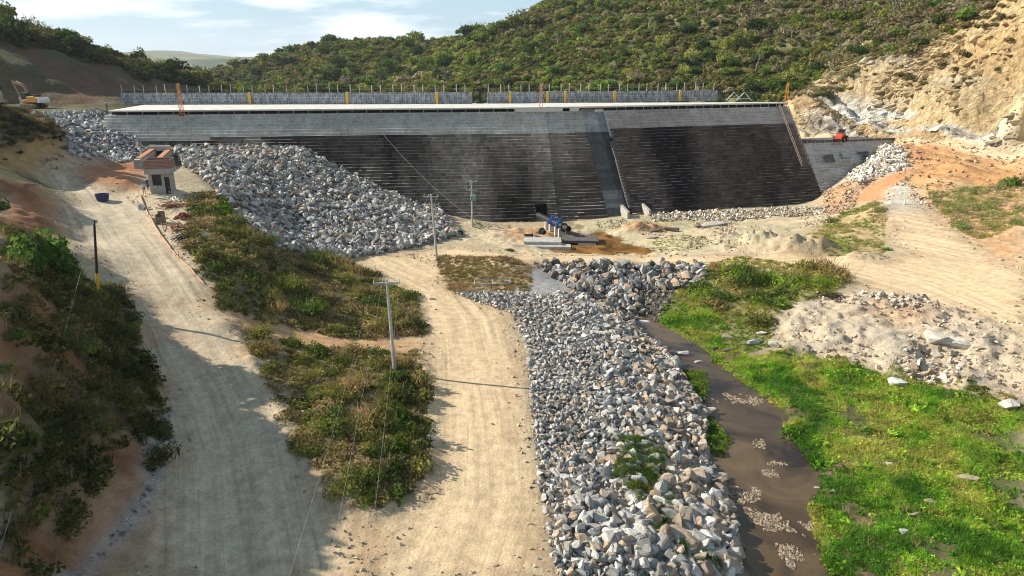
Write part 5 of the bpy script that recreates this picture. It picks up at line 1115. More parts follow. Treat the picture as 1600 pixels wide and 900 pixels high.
one(233, 110, 3.2, (.05, .065, .025), ROUND, 'dense dark tree on the left ridge above the wall', 'tree', 1.0)
one(75, 440, 2.6, (.085, .17, .035), TREES, 'leafy green young tree on the bank left of the dark pole', 'tree', 1.6)
one(97, 448, 2.0, (.07, .14, .03), TREES, 'smaller green tree touching the young tree on the left bank', 'tree', 1.3)
one(985, 705, .75, (.14, .20, .05), ROUND, 'small bush between the riprap stones, farthest of the four', dz=.2)
one(1012, 745, 1.0, (.18, .26, .05), LEAFY, 'leafy bush in the middle of the riprap stones', dz=.3)
one(1003, 775, .9, (.22, .24, .08), ROUND, 'olive bush just below the leafy one in the riprap', dz=.3)
one(1060, 835, .7, (.11, .20, .04), GRASSY, 'green grassy tuft low in the riprap near the water', dz=.2)
one(10, 700, 2.0, (.10, .13, .04), LEAFY, 'yellowish leafy bush at the left frame edge', sz=1.2)
# trees past the left frame edge, on top of the bank: they shade the left road
for i, (X_, Y_, s_) in enumerate(((-41, 33, 3.4), (-44, 41, 3.8), (-46, 52, 3.2), (-40, 46, 2.2), (-52, 60, 3.0), (-50, 47, 3.6), (-36, 27, 2.6), (-56, 72, 2.2), (-60, 66, 3.0))):
    put_tree(TREES, (X_, Y_, hz(X_, Y_)-.2), s_, (.06, .10, .03), 'green tree on the bank top just beyond the left frame edge', 'tree', 'trees past the left edge')
print('SHRUBS', NSH[0])
# ---- undergrowth nobody could count
TUFT = [blades(700+i, 26, .55, .32, .018, .4) for i in range(6)]; MATP = [crown(720+i, 75, .55, .55, .085, nb=6, tri=True, tint=.5, yel=.5) for i in range(6)]; LEAFP = [crown(740+i, 46, .5, .42, .085, nb=6, tri=True, tint=.5, yel=.35, up=.8) for i in range(6)]
def cover(name, key, dens, s0, s1, pal, protos, label, seed, cat='undergrowth', nmask=None, slopez=None, sink=.05, jit=.25, pts=None):
    r_ = np.random.RandomState(seed); area = poly_area(ZP[key]); n = int(area*dens); xy = sample_poly(key, n, r_); x, y = xy[:, 0], xy[:, 1]
    if nmask is not None: k = r_.rand(len(x)) < nmask(x, y); x, y = x[k], y[k]
    z = np.maximum(hgrid(x, y, H), -.03)-sink; n = len(x); gn = fbm(x/3.5, y/3.5, seed+5, 3)
    ci = np.clip((gn*1.6+.5+r_.normal(0, .22, n))*len(pal), 0, len(pal)-1).astype(int); cols = np.array(pal)[ci]*(1+r_.uniform(-jit, jit, (n, 1)))
    s = r_.uniform(s0, s1, n)*(1+.3*fbm(x/6, y/6, seed+9, 2)); P_ = np.stack([x, y, z], 1); px, py = PROJ(x, y, z); k = (px > -60) & (px < 1660) & (py < 980) & (y > 20)
    return scatter(name, protos, P_[k], rotmats(r_, k.sum(), .12), s[k], cols[k], M_LEAF, label=label, cat=cat)
cover('brush', 'band_a', 3.1, .7, 1.6, [(.09, .13, .035), (.15, .18, .05), (.21, .22, .08), (.17, .20, .06), (.26, .24, .12)], MATP+TUFT[:1], 'dry olive undergrowth between the left road and the stone heap', 11)
cover('brush', 'band_b', 3.5, .6, 1.3, [(.09, .12, .03), (.16, .175, .05), (.22, .22, .09), (.18, .20, .06), (.27, .25, .13)], MATP+TUFT[:1], 'dry olive undergrowth on the island between the roads', 12, nmask=lambda x, y: (.9-.8*(sdist(x, y, ZP['soil_l3']) > 0)))
bare_l = lambda x, y: np.clip(.75+1.3*fbm(x*.35, y*.35, 21, 4)*-1-.75*(np.maximum(np.maximum(sdist(x, y, ZP['soil_l1']), sdist(x, y, ZP['soil_l2'])), sdist(x, y, ZP['soil_l3'])*.6) > 0), .04, 1)
cover('brush', 'bank_l', 6, .8, 2.0, [(.06, .08, .03), (.10, .12, .04), (.16, .15, .065), (.20, .18, .09), (.11, .16, .04)], MATP+TUFT[:3]+LEAFP[:3], 'dark undergrowth on the shaded left bank', 13, nmask=bare_l)
cover('brush', 'ledge', 3, .8, 1.5, [(.05, .06, .03), (.09, .09, .04), (.13, .11, .06)], MATP+TUFT, 'dark undergrowth on the eroded ledge', 14, nmask=lambda x, y: (hgrid(x, y, H) > 19.8)*.9+.04)
cover('brush', 'veg_p', 6, .5, 1.0, [(.30, .24, .14), (.20, .18, .07), (.13, .16, .04), (.25, .20, .11)], TUFT+MATP, 'dry grass patch by the bend of the middle road', 15)
hi = lambda x, y: (hgrid(x, y, H) > .7)*1.0
cover('brush', 'veg_m', 3.5, .6, 1.2, [(.20, .27, .05), (.32, .30, .11), (.38, .33, .18), (.26, .30, .08)], MATP+TUFT, 'dry and green undergrowth on the bank right of the stream head', 16, nmask=hi)
cover('water_weeds', 'veg_m', 9, .5, .9, [(.10, .22, .02), (.15, .28, .03), (.20, .32, .04)], LEAFP, 'vivid green plants at the water edge below the bushes', 17, 'weeds', nmask=lambda x, y: (hgrid(x, y, H) < 1.1)*1.0)
holes = lambda x, y: np.clip(1.25-2.6*np.clip(fbm(x/3.2, y/3.2, 801, 4)-.12, 0, 1)*2-1.2*np.clip((sdist(x, y, ZP['rubble'])+2.5)/3, 0, 1), .06, 1)
cover('green_weeds', 'veg_r', 20, .5, 1.1, [(.07, .20, .025), (.13, .31, .035), (.19, .40, .04), (.27, .45, .055), (.36, .42, .10)], LEAFP+TUFT[:3], 'dense bright green plants covering the flat right of the stream', 18, 'weeds', nmask=holes)
ZP['tr'] = poly('1200 545,1300 552,1400 570,1500 592,1605 630,1605 700,1480 660,1350 615,1230 595')
cover('bank_plants', 'tr', 3.2, .5, 1.3, [(.16, .22, .05), (.26, .30, .08), (.34, .33, .14), (.20, .28, .06)], MATP+TUFT[:2], 'dry and green plants thinning out onto the rubble bank', 41, 'undergrowth', nmask=lambda x, y: np.clip(.6+1.8*fbm(x/3, y/3, 55, 3), 0, 1))
cover('dry_stems', 'veg_r', 1.0, .5, 1.0, [(.38, .33, .20), (.30, .27, .14)], TUFT, 'dry straw coloured stems among the green plants', 43, 'weeds', nmask=lambda x, y: (fbm(x/2.5, y/2.5, 79, 3) > .05)*1.)
cover('tall_weeds', 'veg_r', .35, 1.3, 2.3, [(.08, .22, .02), (.14, .34, .03), (.24, .42, .05)], LEAFP+MATP[:2], 'taller clumps of bright green plants on the flat right of the stream', 42, 'weeds', nmask=lambda x, y: (fbm(x/5, y/5, 77, 3) > 0)*1.)
ZP['lilies'] = poly('1500 695,1545 690,1595 715,1605 750,1560 745,1515 730')
cover('broad_leaves', 'lilies', 16, .7, 1.1, [(.24, .34, .06), (.28, .36, .08), (.20, .30, .05)], [crown(760+i, 22, .5, .35, .16, nb=4, tint=.2, up=2.0) for i in range(4)], 'patch of pale broad leaved plants at the right edge', 19, 'weeds')
cover('weeds', 'bar', 6, .2, .5, [(.16, .15, .07), (.22, .18, .10), (.12, .16, .04)], TUFT+LEAFP, 'thin weeds on the gravel spit', 20, 'weeds')
cover('grass', 'veg_q', 4, .5, 1.1, [(.20, .29, .07), (.28, .33, .11), (.36, .34, .18)], TUFT+MATP, 'green and dry grass left of the ramp', 21, 'grass', nmask=lambda x, y: np.clip(.8+fbm(x*.35, y*.35, 21, 4)*-2.0, .1, 1))
cover('grass', 'veg_s', 4, .6, 1.3, [(.27, .31, .12), (.36, .36, .18), (.42, .39, .23)], TUFT+MATP, 'pale grass below the orange embankment', 22, 'grass')
ZP['wp'] = poly('1020 375,1060 365,1110 372,1095 390,1020 395'); cover('weeds', 'wp', 7, .3, .7, [(.12, .24, .03), (.18, .28, .05)], LEAFP, 'bright green weeds behind the causeway', 23, 'weeds')
ZP['cw'] = poly('900 437,1000 430,1000 448,940 458,900 450'); cover('weeds', 'cw', 4, .3, .6, [(.12, .22, .03), (.09, .16, .03)], LEAFP, 'green tufts among the causeway stones', 24, 'weeds', nmask=lambda x, y: (fbm(x*.5, y*.5, 5, 2) > .05)*1.)
ZP['rp1'] = poly('960 690,1030 700,1040 760,1060 850,1120 870,1110 900,1040 880,1000 800,965 760'); cover('weeds', 'rp1', 8, .5, 1.1, [(.07, .13, .03), (.12, .19, .03), (.20, .20, .08)], LEAFP+TUFT, 'green weeds growing between the riprap stones', 25, 'weeds', nmask=lambda x, y: (fbm(x*.5, y*.5, 8, 2) > -.35)*1., sink=-.75)
ZP['rp2'] = poly('1065 580,1100 590,1105 650,1140 690,1130 720,1085 690,1080 640'); cover('weeds', 'rp2', 12, .5, .9, [(.08, .18, .02), (.13, .24, .03)], LEAFP, 'green tuft at the water edge of the riprap', 26, 'weeds', sink=-.15)
ZP['dm'] = poly('740 345,800 352,800 358,735 360'); cover('weeds', 'dm', 3, .3, .6, [(.10, .15, .03)], LEAFP, 'green weeds at the foot of the transformer pole', 27, 'weeds')
ZP['lr'] = poly('-10 25,60 60,140 76,240 98,335 130,335 148,240 122,140 95,60 78,-10 60')
cover('ridge_scrub', 'lr', .22, 1.2, 2.8, [(.05, .065, .028), (.08, .09, .04), (.13, .125, .05)], FP, 'dark scrub along the ridge of the left hill', 28, 'scrub', sink=.3)
cover('slope_scrub', 'cliff', .11, .8, 1.9, [(.15, .14, .06), (.22, .19, .10), (.12, .14, .05)], FP, 'scattered dry scrub on the cut slope', 29, 'scrub', nmask=lambda x, y: np.maximum(np.clip((hgrid(x, y, H)-24)/8, 0, 1)*np.clip((118-x)/16, .05, 1), (sdist(x, y, ZP['cliff']) < 16)*np.clip((hgrid(x, y, H)-30)/6, 0, 1)))
ZP['hedge'] = poly('1225 158,1260 160,1300 158,1360 90,1330 84,1285 125,1250 150'); cover('cliff_grass', 'hedge', .5, 1.0, 1.7, [(.28, .27, .15), (.20, .20, .09), (.24, .25, .12)], FP, 'pale grassy fringe at the top of the sandy cut beside the dam', 30, 'grass')
# ------------------------------------------------------------------ guard house and its yard
hp = G(256, 299); hp.z = 13.05
house = tag(empty('guard_house', hp, R(13)), 'small grey guard house with a red brick roof parapet beside the left road', 'guard house')
Wd, Dp, Hh = 3.9, 3.4, 3.0
m_ = MB(); t_ = .18
def wbox(m_, x0, x1, z0, z1, y=-Dp/2): m_.box(((x0+x1)/2, y, (z0+z1)/2), (x1-x0, t_, z1-z0))
wbox(m_, -1.95, -1.35, 0, 3); wbox(m_, -1.35, .36, 0, 1.25); wbox(m_, -1.35, .36, 2.93, 3); wbox(m_, .36, .86, 0, 3); wbox(m_, .86, 1.78, 2.55, 3); wbox(m_, 1.78, 1.95, 0, 3)
m_.box((1.95-t_/2, t_/2-.003, 1.5), (t_, Dp-t_, 3)); m_.box((-1.95+t_/2, t_/2-.003, 1.5), (t_, Dp-t_, 3)); m_.box((0, Dp/2, 1.5), (3.9-2*t_, t_, 3)); m_.build('wall', M['render'], house)
MB().box((0, 0, .05), (3.4, 2.9, .1)).build('floor', M['conc_d'], house)
w_ = MB().box((-.495, -Dp/2, 1.20), (1.8, .34, .1)).build('window_sill', M['conc'], house); MB().box((-.9, -Dp/2-.1, 1.3), (.35, .12, .1)).build('block', M['conc_w'], w_); MB().box((-.2, -Dp/2-.08, 1.29), (.3, .1, .08)).build('block', M['conc_w'], w_)
d_ = MB().box((1.05, -Dp/2-.04, 1.28), (.36, .06, 2.5)).build('door', M['black'], house); MB().box((1.42, -Dp/2+.1, .95), (.6, .05, .05)).box((1.42, -Dp/2+.1, .3), (.3, .05, .4)).build('door_brace', M['steel'], d_)
house.scale = (.74, .74, 1)
rf = MB().box((0, 0, 3.38), (4.9, 4.3, .75)).build('roof_slab', M['render'], house)
def brick_mat():
    m, t = ntree('red_hollow_brick'); o = N(t, 'ShaderNodeOutputMaterial'); b = N(t, 'ShaderNodeBsdfPrincipled'); L(t, b.outputs[0], o.inputs[0]); b.inputs['Roughness'].default_value = .9
    tc = N(t, 'ShaderNodeTexCoord'); s_ = N(t, 'ShaderNodeSeparateXYZ'); L(t, tc.outputs['Object'], s_.inputs[0]); a_ = N(t, 'ShaderNodeMath', operation='ADD'); L(t, s_.outputs[0], a_.inputs[0]); L(t, s_.outputs[1], a_.inputs[1])
    c = N(t, 'ShaderNodeCombineXYZ'); L(t, a_.outputs[0], c.inputs[0]); L(t, s_.outputs[2], c.inputs[1]); br = N(t, 'ShaderNodeTexBrick'); L(t, c.outputs[0], br.inputs['Vector']); br.inputs['Scale'].default_value = 1
    br.inputs['Brick Width'].default_value = .3; br.inputs['Row Height'].default_value = .2; br.inputs['Mortar Size'].default_value = .022; br.inputs['Color1'].default_value = (.26, .075, .055, 1); br.inputs['Color2'].default_value = (.16, .045, .04, 1); br.inputs['Mortar'].default_value = (.36, .30, .26, 1)
    L(t, br.outputs[0], b.inputs['Base Color']); return m
M_BRICK = brick_mat(); m_ = MB()
for s_ in (-1, 1): m_.box((0, s_*2.0, 4.4), (4.8, .15, 1.28)); m_.box((s_*2.33, 0, 4.4), (.14, 3.84, 1.28))
m_.build('brick_parapet', M_BRICK, house); MB().box((0, 0, 3.77), (4.5, 3.8, .02)).build('roof_floor', M['conc'], house)
# wing walls of the culvert behind it
def retaining(name, a, b, z0, z1, w, label):
    a = Vector((a[0], a[1], z0)); b = Vector((b[0], b[1], z0)); r = tag(empty(name, a), label, 'retaining wall', 'culvert walls'); o = prism_wall('wall', a, b, z1-z0, z1-z0-.1, w, M['render'], None); part_world(o, r)
    o = prism_wall('soil_cap', a.lerp(b, .12)+Vector((0, 0, z1-z0)), b+Vector((0, 0, z1-z0-.05)), .12, .3, w*.9, M.setdefault('soil', pm('red_soil', (.42, .19, .09), .95, var=.3)), None); part_world(o, r)
ba = PZ(240, 234, 15.6); fa = PZ(213, 250, 15.7); retaining('culvert_wall', fa, ba, 12.2, 15.7, 1.0, 'left concrete wing wall of the culvert behind the guard house')
bb = PZ(266, 232, 15.6); fb = PZ(247, 252, 15.2); retaining('culvert_wall', fb, bb, 12.2, 15.5, 1.0, 'right concrete wing wall of the culvert, its top covered in orange soil')
cv_ = tag(empty('culvert_portal', (ba[0], ba[1], 12)), 'dark culvert mouth under a concrete lintel at the foot of the dam', 'culvert'); c0 = Vector((ba[0]+.6, ba[1]-1.2, 0)); c1 = Vector((bb[0]-.4, bb[1]-1.2, 0)); mid = (c0+c1)/2
o = MB().box((0, 0, 0), ((c1-c0).length+1.6, 1.0, .9)).build('lintel', M['conc'], None); o.location = (mid.x, mid.y, 15.9); o.rotation_euler = (0, 0, .1); part_world(o, cv_)
o = MB().box((0, 0, 0), ((c1-c0).length, .3, 3.2)).build('opening', M['dark'], None); o.location = (mid.x, mid.y+.6, 14); o.rotation_euler = (0, 0, .1); part_world(o, cv_)  # solid near-black panel stands for the shade in the culvert mouth
# people
def person(px, py, face, pose, shirt, pants, hat, label):
    g = G(px, py); J = dict(pel=(0, 0, .93), sp=(0, 0, 1.15), ch=(0, .0, 1.36), nk=(0, .01, 1.50), hd=(0, -.02, 1.62), tp=(0, -.01, 1.74), lh=(-.10, 0, .90), lk=(-.12, -.04, .50), la=(-.13, .03, .09), lt=(-.14, -.13, .04), rh=(.10, 0, .90), rk=(.12, -.02, .50), ra=(.13, .04, .09), rtt=(.15, -.12, .04),
        ls=(-.20, 0, 1.42), le=(-.27, .02, 1.14), lw=(-.24, -.12, .90), lf=(-.23, -.17, .82), rs=(.20, 0, 1.42), re=(.27, .02, 1.14), rw=(.25, -.12, .90), rf=(.24, -.17, .82))
    if pose == 'reach': J.update(rw=(.20, -.30, 1.12), rf=(.18, -.40, 1.12), re=(.27, -.08, 1.16))
    if pose == 'stoop': 
        for k in ('sp', 'ch', 'nk', 'hd', 'tp', 'ls', 'rs'): x_, y_, z_ = J[k]; J[k] = (x_, y_-(z_-.93)*.5, .93+(z_-.93)*.88)
        J.update(le=(-.27, -.28, 1.05), lw=(-.2, -.42, .85), lf=(-.2, -.46, .77), re=(.27, -.28, 1.05), rw=(.2, -.42, .85), rf=(.2, -.46, .77))
    names = list(J); rad = dict(pel=.15, sp=.135, ch=.15, nk=.062, hd=.095, tp=.075, lh=.095, lk=.062, la=.045, lt=.04, rh=.095, rk=.062, ra=.045, rtt=.04, ls=.07, le=.048, lw=.034, lf=.036, rs=.07, re=.048, rw=.034, rf=.036)
    E = [('pel', 'sp'), ('sp', 'ch'), ('ch', 'nk'), ('nk', 'hd'), ('hd', 'tp'), ('pel', 'lh'), ('lh', 'lk'), ('lk', 'la'), ('la', 'lt'), ('pel', 'rh'), ('rh', 'rk'), ('rk', 'ra'), ('ra', 'rtt'), ('ch', 'ls'), ('ls', 'le'), ('le', 'lw'), ('lw', 'lf'), ('ch', 'rs'), ('rs', 're'), ('re', 'rw'), ('rw', 'rf')]
    me = bpy.data.meshes.new('person'); me.from_pydata([J[k] for k in names], [(names.index(a), names.index(b)) for a, b in E], []); me.update()
    o = bpy.data.objects.new('tmp', me); COL.objects.link(o); sk = o.modifiers.new('s', 'SKIN'); me.skin_vertices  # radii below
    for i, k in enumerate(names):
        v = me.skin_vertices[0].data[i]; v.radius = (rad[k], rad[k]*(.75 if k in ('pel', 'sp', 'ch') else 1)); v.use_root = (k == 'pel')
    o.modifiers.new('u', 'SUBSURF').levels = 1; bpy.context.view_layer.update(); dg = bpy.context.evaluated_depsgraph_get(); m2 = bpy.data.meshes.new_from_object(o.evaluated_get(dg)); bpy.data.objects.remove(o)
    m2.materials.clear(); [m2.materials.append(x_) for x_ in (M['skin'], shirt, pants, M['mach_d'])]
    for p in m2.polygons:
        c = p.center; p.use_smooth = True; p.material_index = 0 if c.z > (1.49 if pose != 'stoop' else 1.43) else (3 if c.z < .1 else (2 if c.z < .95 and abs(c.x) < .2 else (1 if c.z > .98 else (0 if abs(c.x) > .2 else 2))))
    b = link('person', m2); tag(b, label, 'person'); b.location = (g.x, g.y, g.z); b.rotation_euler = (0, 0, face)
    hx, hy, hz_ = J['tp']
    if hat: MB().tube((hx, hy-.01, hz_-.06), (hx, hy-.01, hz_+.06), .115, .07, n=10).box((hx, hy-.12, hz_-.05), (.16, .08, .02)).build('helmet', hat, b)
    return b
person(226, 303, .6, 'stand', M['shirt_b'], M['jeans'], M['mach_d'], 'person in a pale blue shirt and dark trousers standing left of the guard house')
person(232, 297, 1.2, 'reach', M['shirt_d'], M['mach_d'], M['white'], 'person in dark clothes close to the left corner of the guard house, behind the other')
pc = person(168, 172.5, .3, 'stand', M.setdefault('shirt_c', pm('blue_shirt', (.06, .22, .42), .9)), M['jeans'], M['helmet'], 'person in a blue shirt standing at the left end of the dam crest')
# open water tank
g = G(161, 314); tk = tag(empty('water_tank', g), 'round dark blue open plastic water tank lying on the left road', 'water tank'); m_ = MB(); prof = [(.62, 0), (.66, .06), (.86, .92), (.93, .92), (.93, 1.0), (.84, 1.0), (.60, .1), (0.001, .1)]; n_ = 28
vs = [(r_*math.cos(6.2832*i/n_), r_*math.sin(6.2832*i/n_), z_) for r_, z_ in prof for i in range(n_)]; fs = [(k*n_+i, k*n_+(i+1) % n_, (k+1)*n_+(i+1) % n_, (k+1)*n_+i) for k in range(len(prof)-1) for i in range(n_)]+[tuple(range(n_))[::-1]]
m_.add(vs, fs).build('tub', M['tank'], tk, smooth=False); m_ = MB()
for i in range(12): a = i*6.2832/12; m_.tube((.69*math.cos(a), .69*math.sin(a), .1), (.88*math.cos(a), .88*math.sin(a), .9), .025, n=4)
m_.build('ribs', M['tank'], tk)
# ------------------------------------------------------------------ poles
def pole_ends(fx, fy, tx, ty):
    f = G(fx, fy); t = Vector(PD(tx, ty, f.y)); return f, t
POLES = {}
def insul(m_, p, h=.28): m_.tube(p, Vector(p)+Vector((0, 0, h)), .05, .035, n=6)
def cpole(key, fx, fy, tx, ty, label, arms, group='concrete power poles'):
    f, t = pole_ends(fx, fy, tx, ty); r = tag(empty('power_pole', f), label, 'power pole', group); v = t-f; h = v.length
    MB().tube((0, 0, -.5), v, .19, .11, n=8).build('pole', M['conc'], r, smooth=False); tips = []
    for (dz, w, rz) in arms:
        c = v*(1-dz/h); ar = Matrix.Rotation(rz, 4, 'Z'); x_ = ar @ Vector((w/2, 0, 0)); o = MB().box((0, -.15, 0), (w, .12, .14)).build('crossarm', M['conc'], r); o.location = c; o.rotation_euler = (0, 0, rz)
        m_ = MB()
        for k in (-.47, -.15, .47): insul(m_, (w*k, -.15, .07))
        q = m_.build('insulators', M['ceram'], o)
        for k in (-.47, -.15, .47): tips.append(f+c+ar @ Vector((w*k, -.15, .33)))
    POLES[key] = (f, t, tips); return r
cpole('a', 617, 578, 604, 436, 'tall concrete power pole on the island between the two dirt roads', [(.35, 2.5, .12)])
cpole('b', 683, 405, 673.5, 304, 'concrete power pole with two crossarms at the bend of the middle road', [(.3, 2.2, .05), (1.55, 2.2, .05)])
r = cpole('c', 738, 354, 736.5, 281, 'concrete power pole with a green transformer in front of the dam', [(.3, 2.1, .05), (1.9, 2.1, .05)])
f, t, tips = POLES['c']; h = (t-f).length; c = (t-f)*(1-3.4/h); tr_ = MB().box((.45, -.1, 0), (.75, .6, .95)).box((.45, -.1, .52), (.85, .7, .08)).build('transformer', M['green'], r, bevel=.03); tr_.location = c; m_ = MB(); [insul(m_, (.25+.2*k, -.1, .56)) for k in range(3)]; m_.build('bushings', M['ceram'], tr_)
MB().box((-.16, -.1, 3.4*0), (.1, .62, .9)).build('bracket', M['white'], r).location = c
f, t = pole_ends(153, 458, 147, 344); r = tag(empty('wooden_pole', f), 'dark wooden pole with a yellow painted foot beside the left road', 'pole'); v = t-f; MB().tube((0, 0, -.4), v*.28, .145, .14, n=8).build('painted_foot', M['yellow'], r); MB().tube(v*.28, v, .138, .10, n=8).build('pole', M['woodd'], r); MB().box(v*.985, (.5, .1, .1)).tube(v*.97+Vector((.1, 0, 0)), v*.97+Vector((.28, 0, .25)), .03, n=5).build('bracket', M['steel'], r)
TOPW = t
def cable(a, b, sag, r_, mat, label, n=24, name='wire', cat='wire', group=None):
    a, b = Vector(a), Vector(b); m_ = MB(); pts = [a.lerp(b, i/n)-Vector((0, 0, 4*sag*(i/n)*(1-i/n))) for i in range(n+1)]
    for p, q in zip(pts, pts[1:]): m_.tube(p, q, r_, n=4, cap=False)
    return tag(m_.build(name, mat), label, cat, group)
A_, B_, C_ = POLES['a'][2], POLES['b'][2], POLES['c'][2]
for k, w_ in enumerate(('left', 'middle', 'right')):
    cable(A_[k], B_[k], .5, .011, M['wire'], w_+' wire from the island pole to the pole at the road bend', group='overhead wires'); cable(B_[k], C_[k], .5, .012, M['wire'], w_+' wire from the pole at the road bend to the transformer pole', group='overhead wires')
    e = Vector(PZ(405+75*k, 1050, 9.5)); cable(A_[k], e, .6, .004, M['wire'], w_+' wire from the island pole running towards the lower left', n=40, group='overhead wires')
q = G(52, 897); cable(TOPW, (q.x-.5, q.y-2, q.z+1.2), .4, .009, M['wire'], 'pale guy wire from the dark wooden pole down over the left bank')
s = s_at(596, -4, 17); q = DF(s, -4.4, 17.6); f, t, _ = POLES['c']; cable(f.lerp(t, .18), q, 1.2, .04, M.setdefault('rope', pm('reddish_hose', (.24, .17, .16), .8)), 'long reddish hose hanging from the dam face down to the transformer pole', name='hose', cat='hose')
# ------------------------------------------------------------------ outlet pipe works
pa = Vector(PZ(841, 336, 2.5)); pb = Vector(PZ(888.5, 358, 2.5)); dv = (pb-pa); Ln = dv.length; du = dv/Ln
rt_ = tag(empty('outlet_pipe', pb-Vector((0, 0, 2))), 'thick black outlet pipe with blue valve flanges coming out of the dam foot', 'pipe'); q_ = du.to_track_quat('Z', 'Y')
part_world(MB().pipe(pa, pb, .56, .49, 24).build('pipe_barrel', M['pipe']), rt_); part_world(MB().tube(pa.lerp(pb, .93), pa.lerp(pb, .96), .5, n=20).build('pipe_shade_plug', M['dark']), rt_)  # near-black plug in the pipe end stands for the shaded bore
for f_ in (.46, .52, .70, .74, .86):
    part_world(MB().pipe(pa.lerp(pb, f_)-du*.06, pa.lerp(pb, f_)+du*.06, .78, .57, 20).build('flange', M['blue'] if f_ != .86 else M['pipe']), rt_)
for f_ in (.49, .72):
    c = pa.lerp(pb, f_); o = MB().box(c+Vector((0, 0, .75)), (.5, .5, .45)).tube(c+Vector((0, 0, .9)), c+Vector((0, 0, 1.15)), .07, n=8).build('valve_body', M['blue']); part_world(o, rt_)
    m_ = MB(); [m_.tube(c+Vector((.32*math.cos(a), .32*math.sin(a), 1.15)), c+Vector((.32*math.cos(a+.63), .32*math.sin(a+.63), 1.15)), .035, n=5) for a in np.arange(0, 6.28, .63)]; m_.tube(c+Vector((-.32, 0, 1.15)), c+Vector((.32, 0, 1.15)), .03, n=5); part_world(m_.build('handwheel', M['blue']), rt_)
c = pa.lerp(pb, .72); nn = Vector((-du.y, du.x, 0)); part_world(MB().pipe(c+nn*-.2+Vector((0, 0, -.6)), c+nn*-.2+du*2.0+Vector((.15, 0, -.75)), .26, .21, 16).build('bypass_pipe', M['pipe']), rt_)
for f_ in (.36, .50, .68, .80):
    c = pa.lerp(pb, f_); o = MB().box((0, 0, 0), (1.5, .35, 1.9)).build('pipe_support', M['conc_w']); o.location = (c.x, c.y, 1.1); o.rotation_euler = (0, 0, math.atan2(du.y, du.x)+math.pi/2); part_world(o, rt_)
for (px, py, z, d_, rz, lb, mt) in ((848, 374, 1.55, (6.6, 3.4, .7), -.06, 'upper concrete slab left of the pipe end', 'conc'), (858, 383, 1.0, (7.6, 1.9, 1.1), -.05, 'lower concrete slab in front of the upper one', 'conc'), (907, 371.5, 1.2, (6.5, 4.2, .45), -.06, 'wet concrete platform under the pipe end', 'conc_d'), (917, 379, .7, (3.2, 1.6, .35), -.05, 'small concrete slab by the pond edge', 'conc')):
    p = PZ(px, py, z); o = MB().box((0, 0, -d_[2]/2), d_).box((d_[0]*.3, -d_[1]*.1, .04), (.5, .3, .1)).build('concrete_slab', M[mt], None, bevel=.05); o.location = p; o.rotation_euler = (0, 0, rz); tag(o, lb, 'slab', 'slabs of the outlet works')
p = Vector(PZ(846.5, 366, 1.7))+Vector((0, 0, .55)); o = MB().pipe(p+Vector((-.1, .25, 0)), p+Vector((.1, -.1, 0)), .62, .3, 20).pipe(p+Vector((.1, -.1, 0)), p+Vector((.4, -.6, -.1)), .45, .3, 16).build('pipe_fitting', M['rubber']); tag(o, 'black round pipe fitting standing on the upper slab', 'pipe fitting')
p = Vector(PZ(827, 369.5, 1.6))+Vector((0, 0, .25)); o = MB().pipe(p+Vector((-.9, 0, 0)), p+Vector((.5, 0, 0)), .22, .17, 12).pipe(p+Vector((.5, 0, 0)), p+Vector((.65, 0, 0)), .36, .2, 12).build('pipe_fitting', M['rubber']); tag(o, 'short black flanged pipe lying at the left end of the upper slab', 'pipe fitting')
g = G(719, 369); o = MB().pipe(g+Vector((0, .2, .5)), g+Vector((0, -.2, .5)), .55, .3, 18).build('tyre', M['rubber']); tag(o, 'old black tyre standing beside the transformer pole mound', 'tyre')
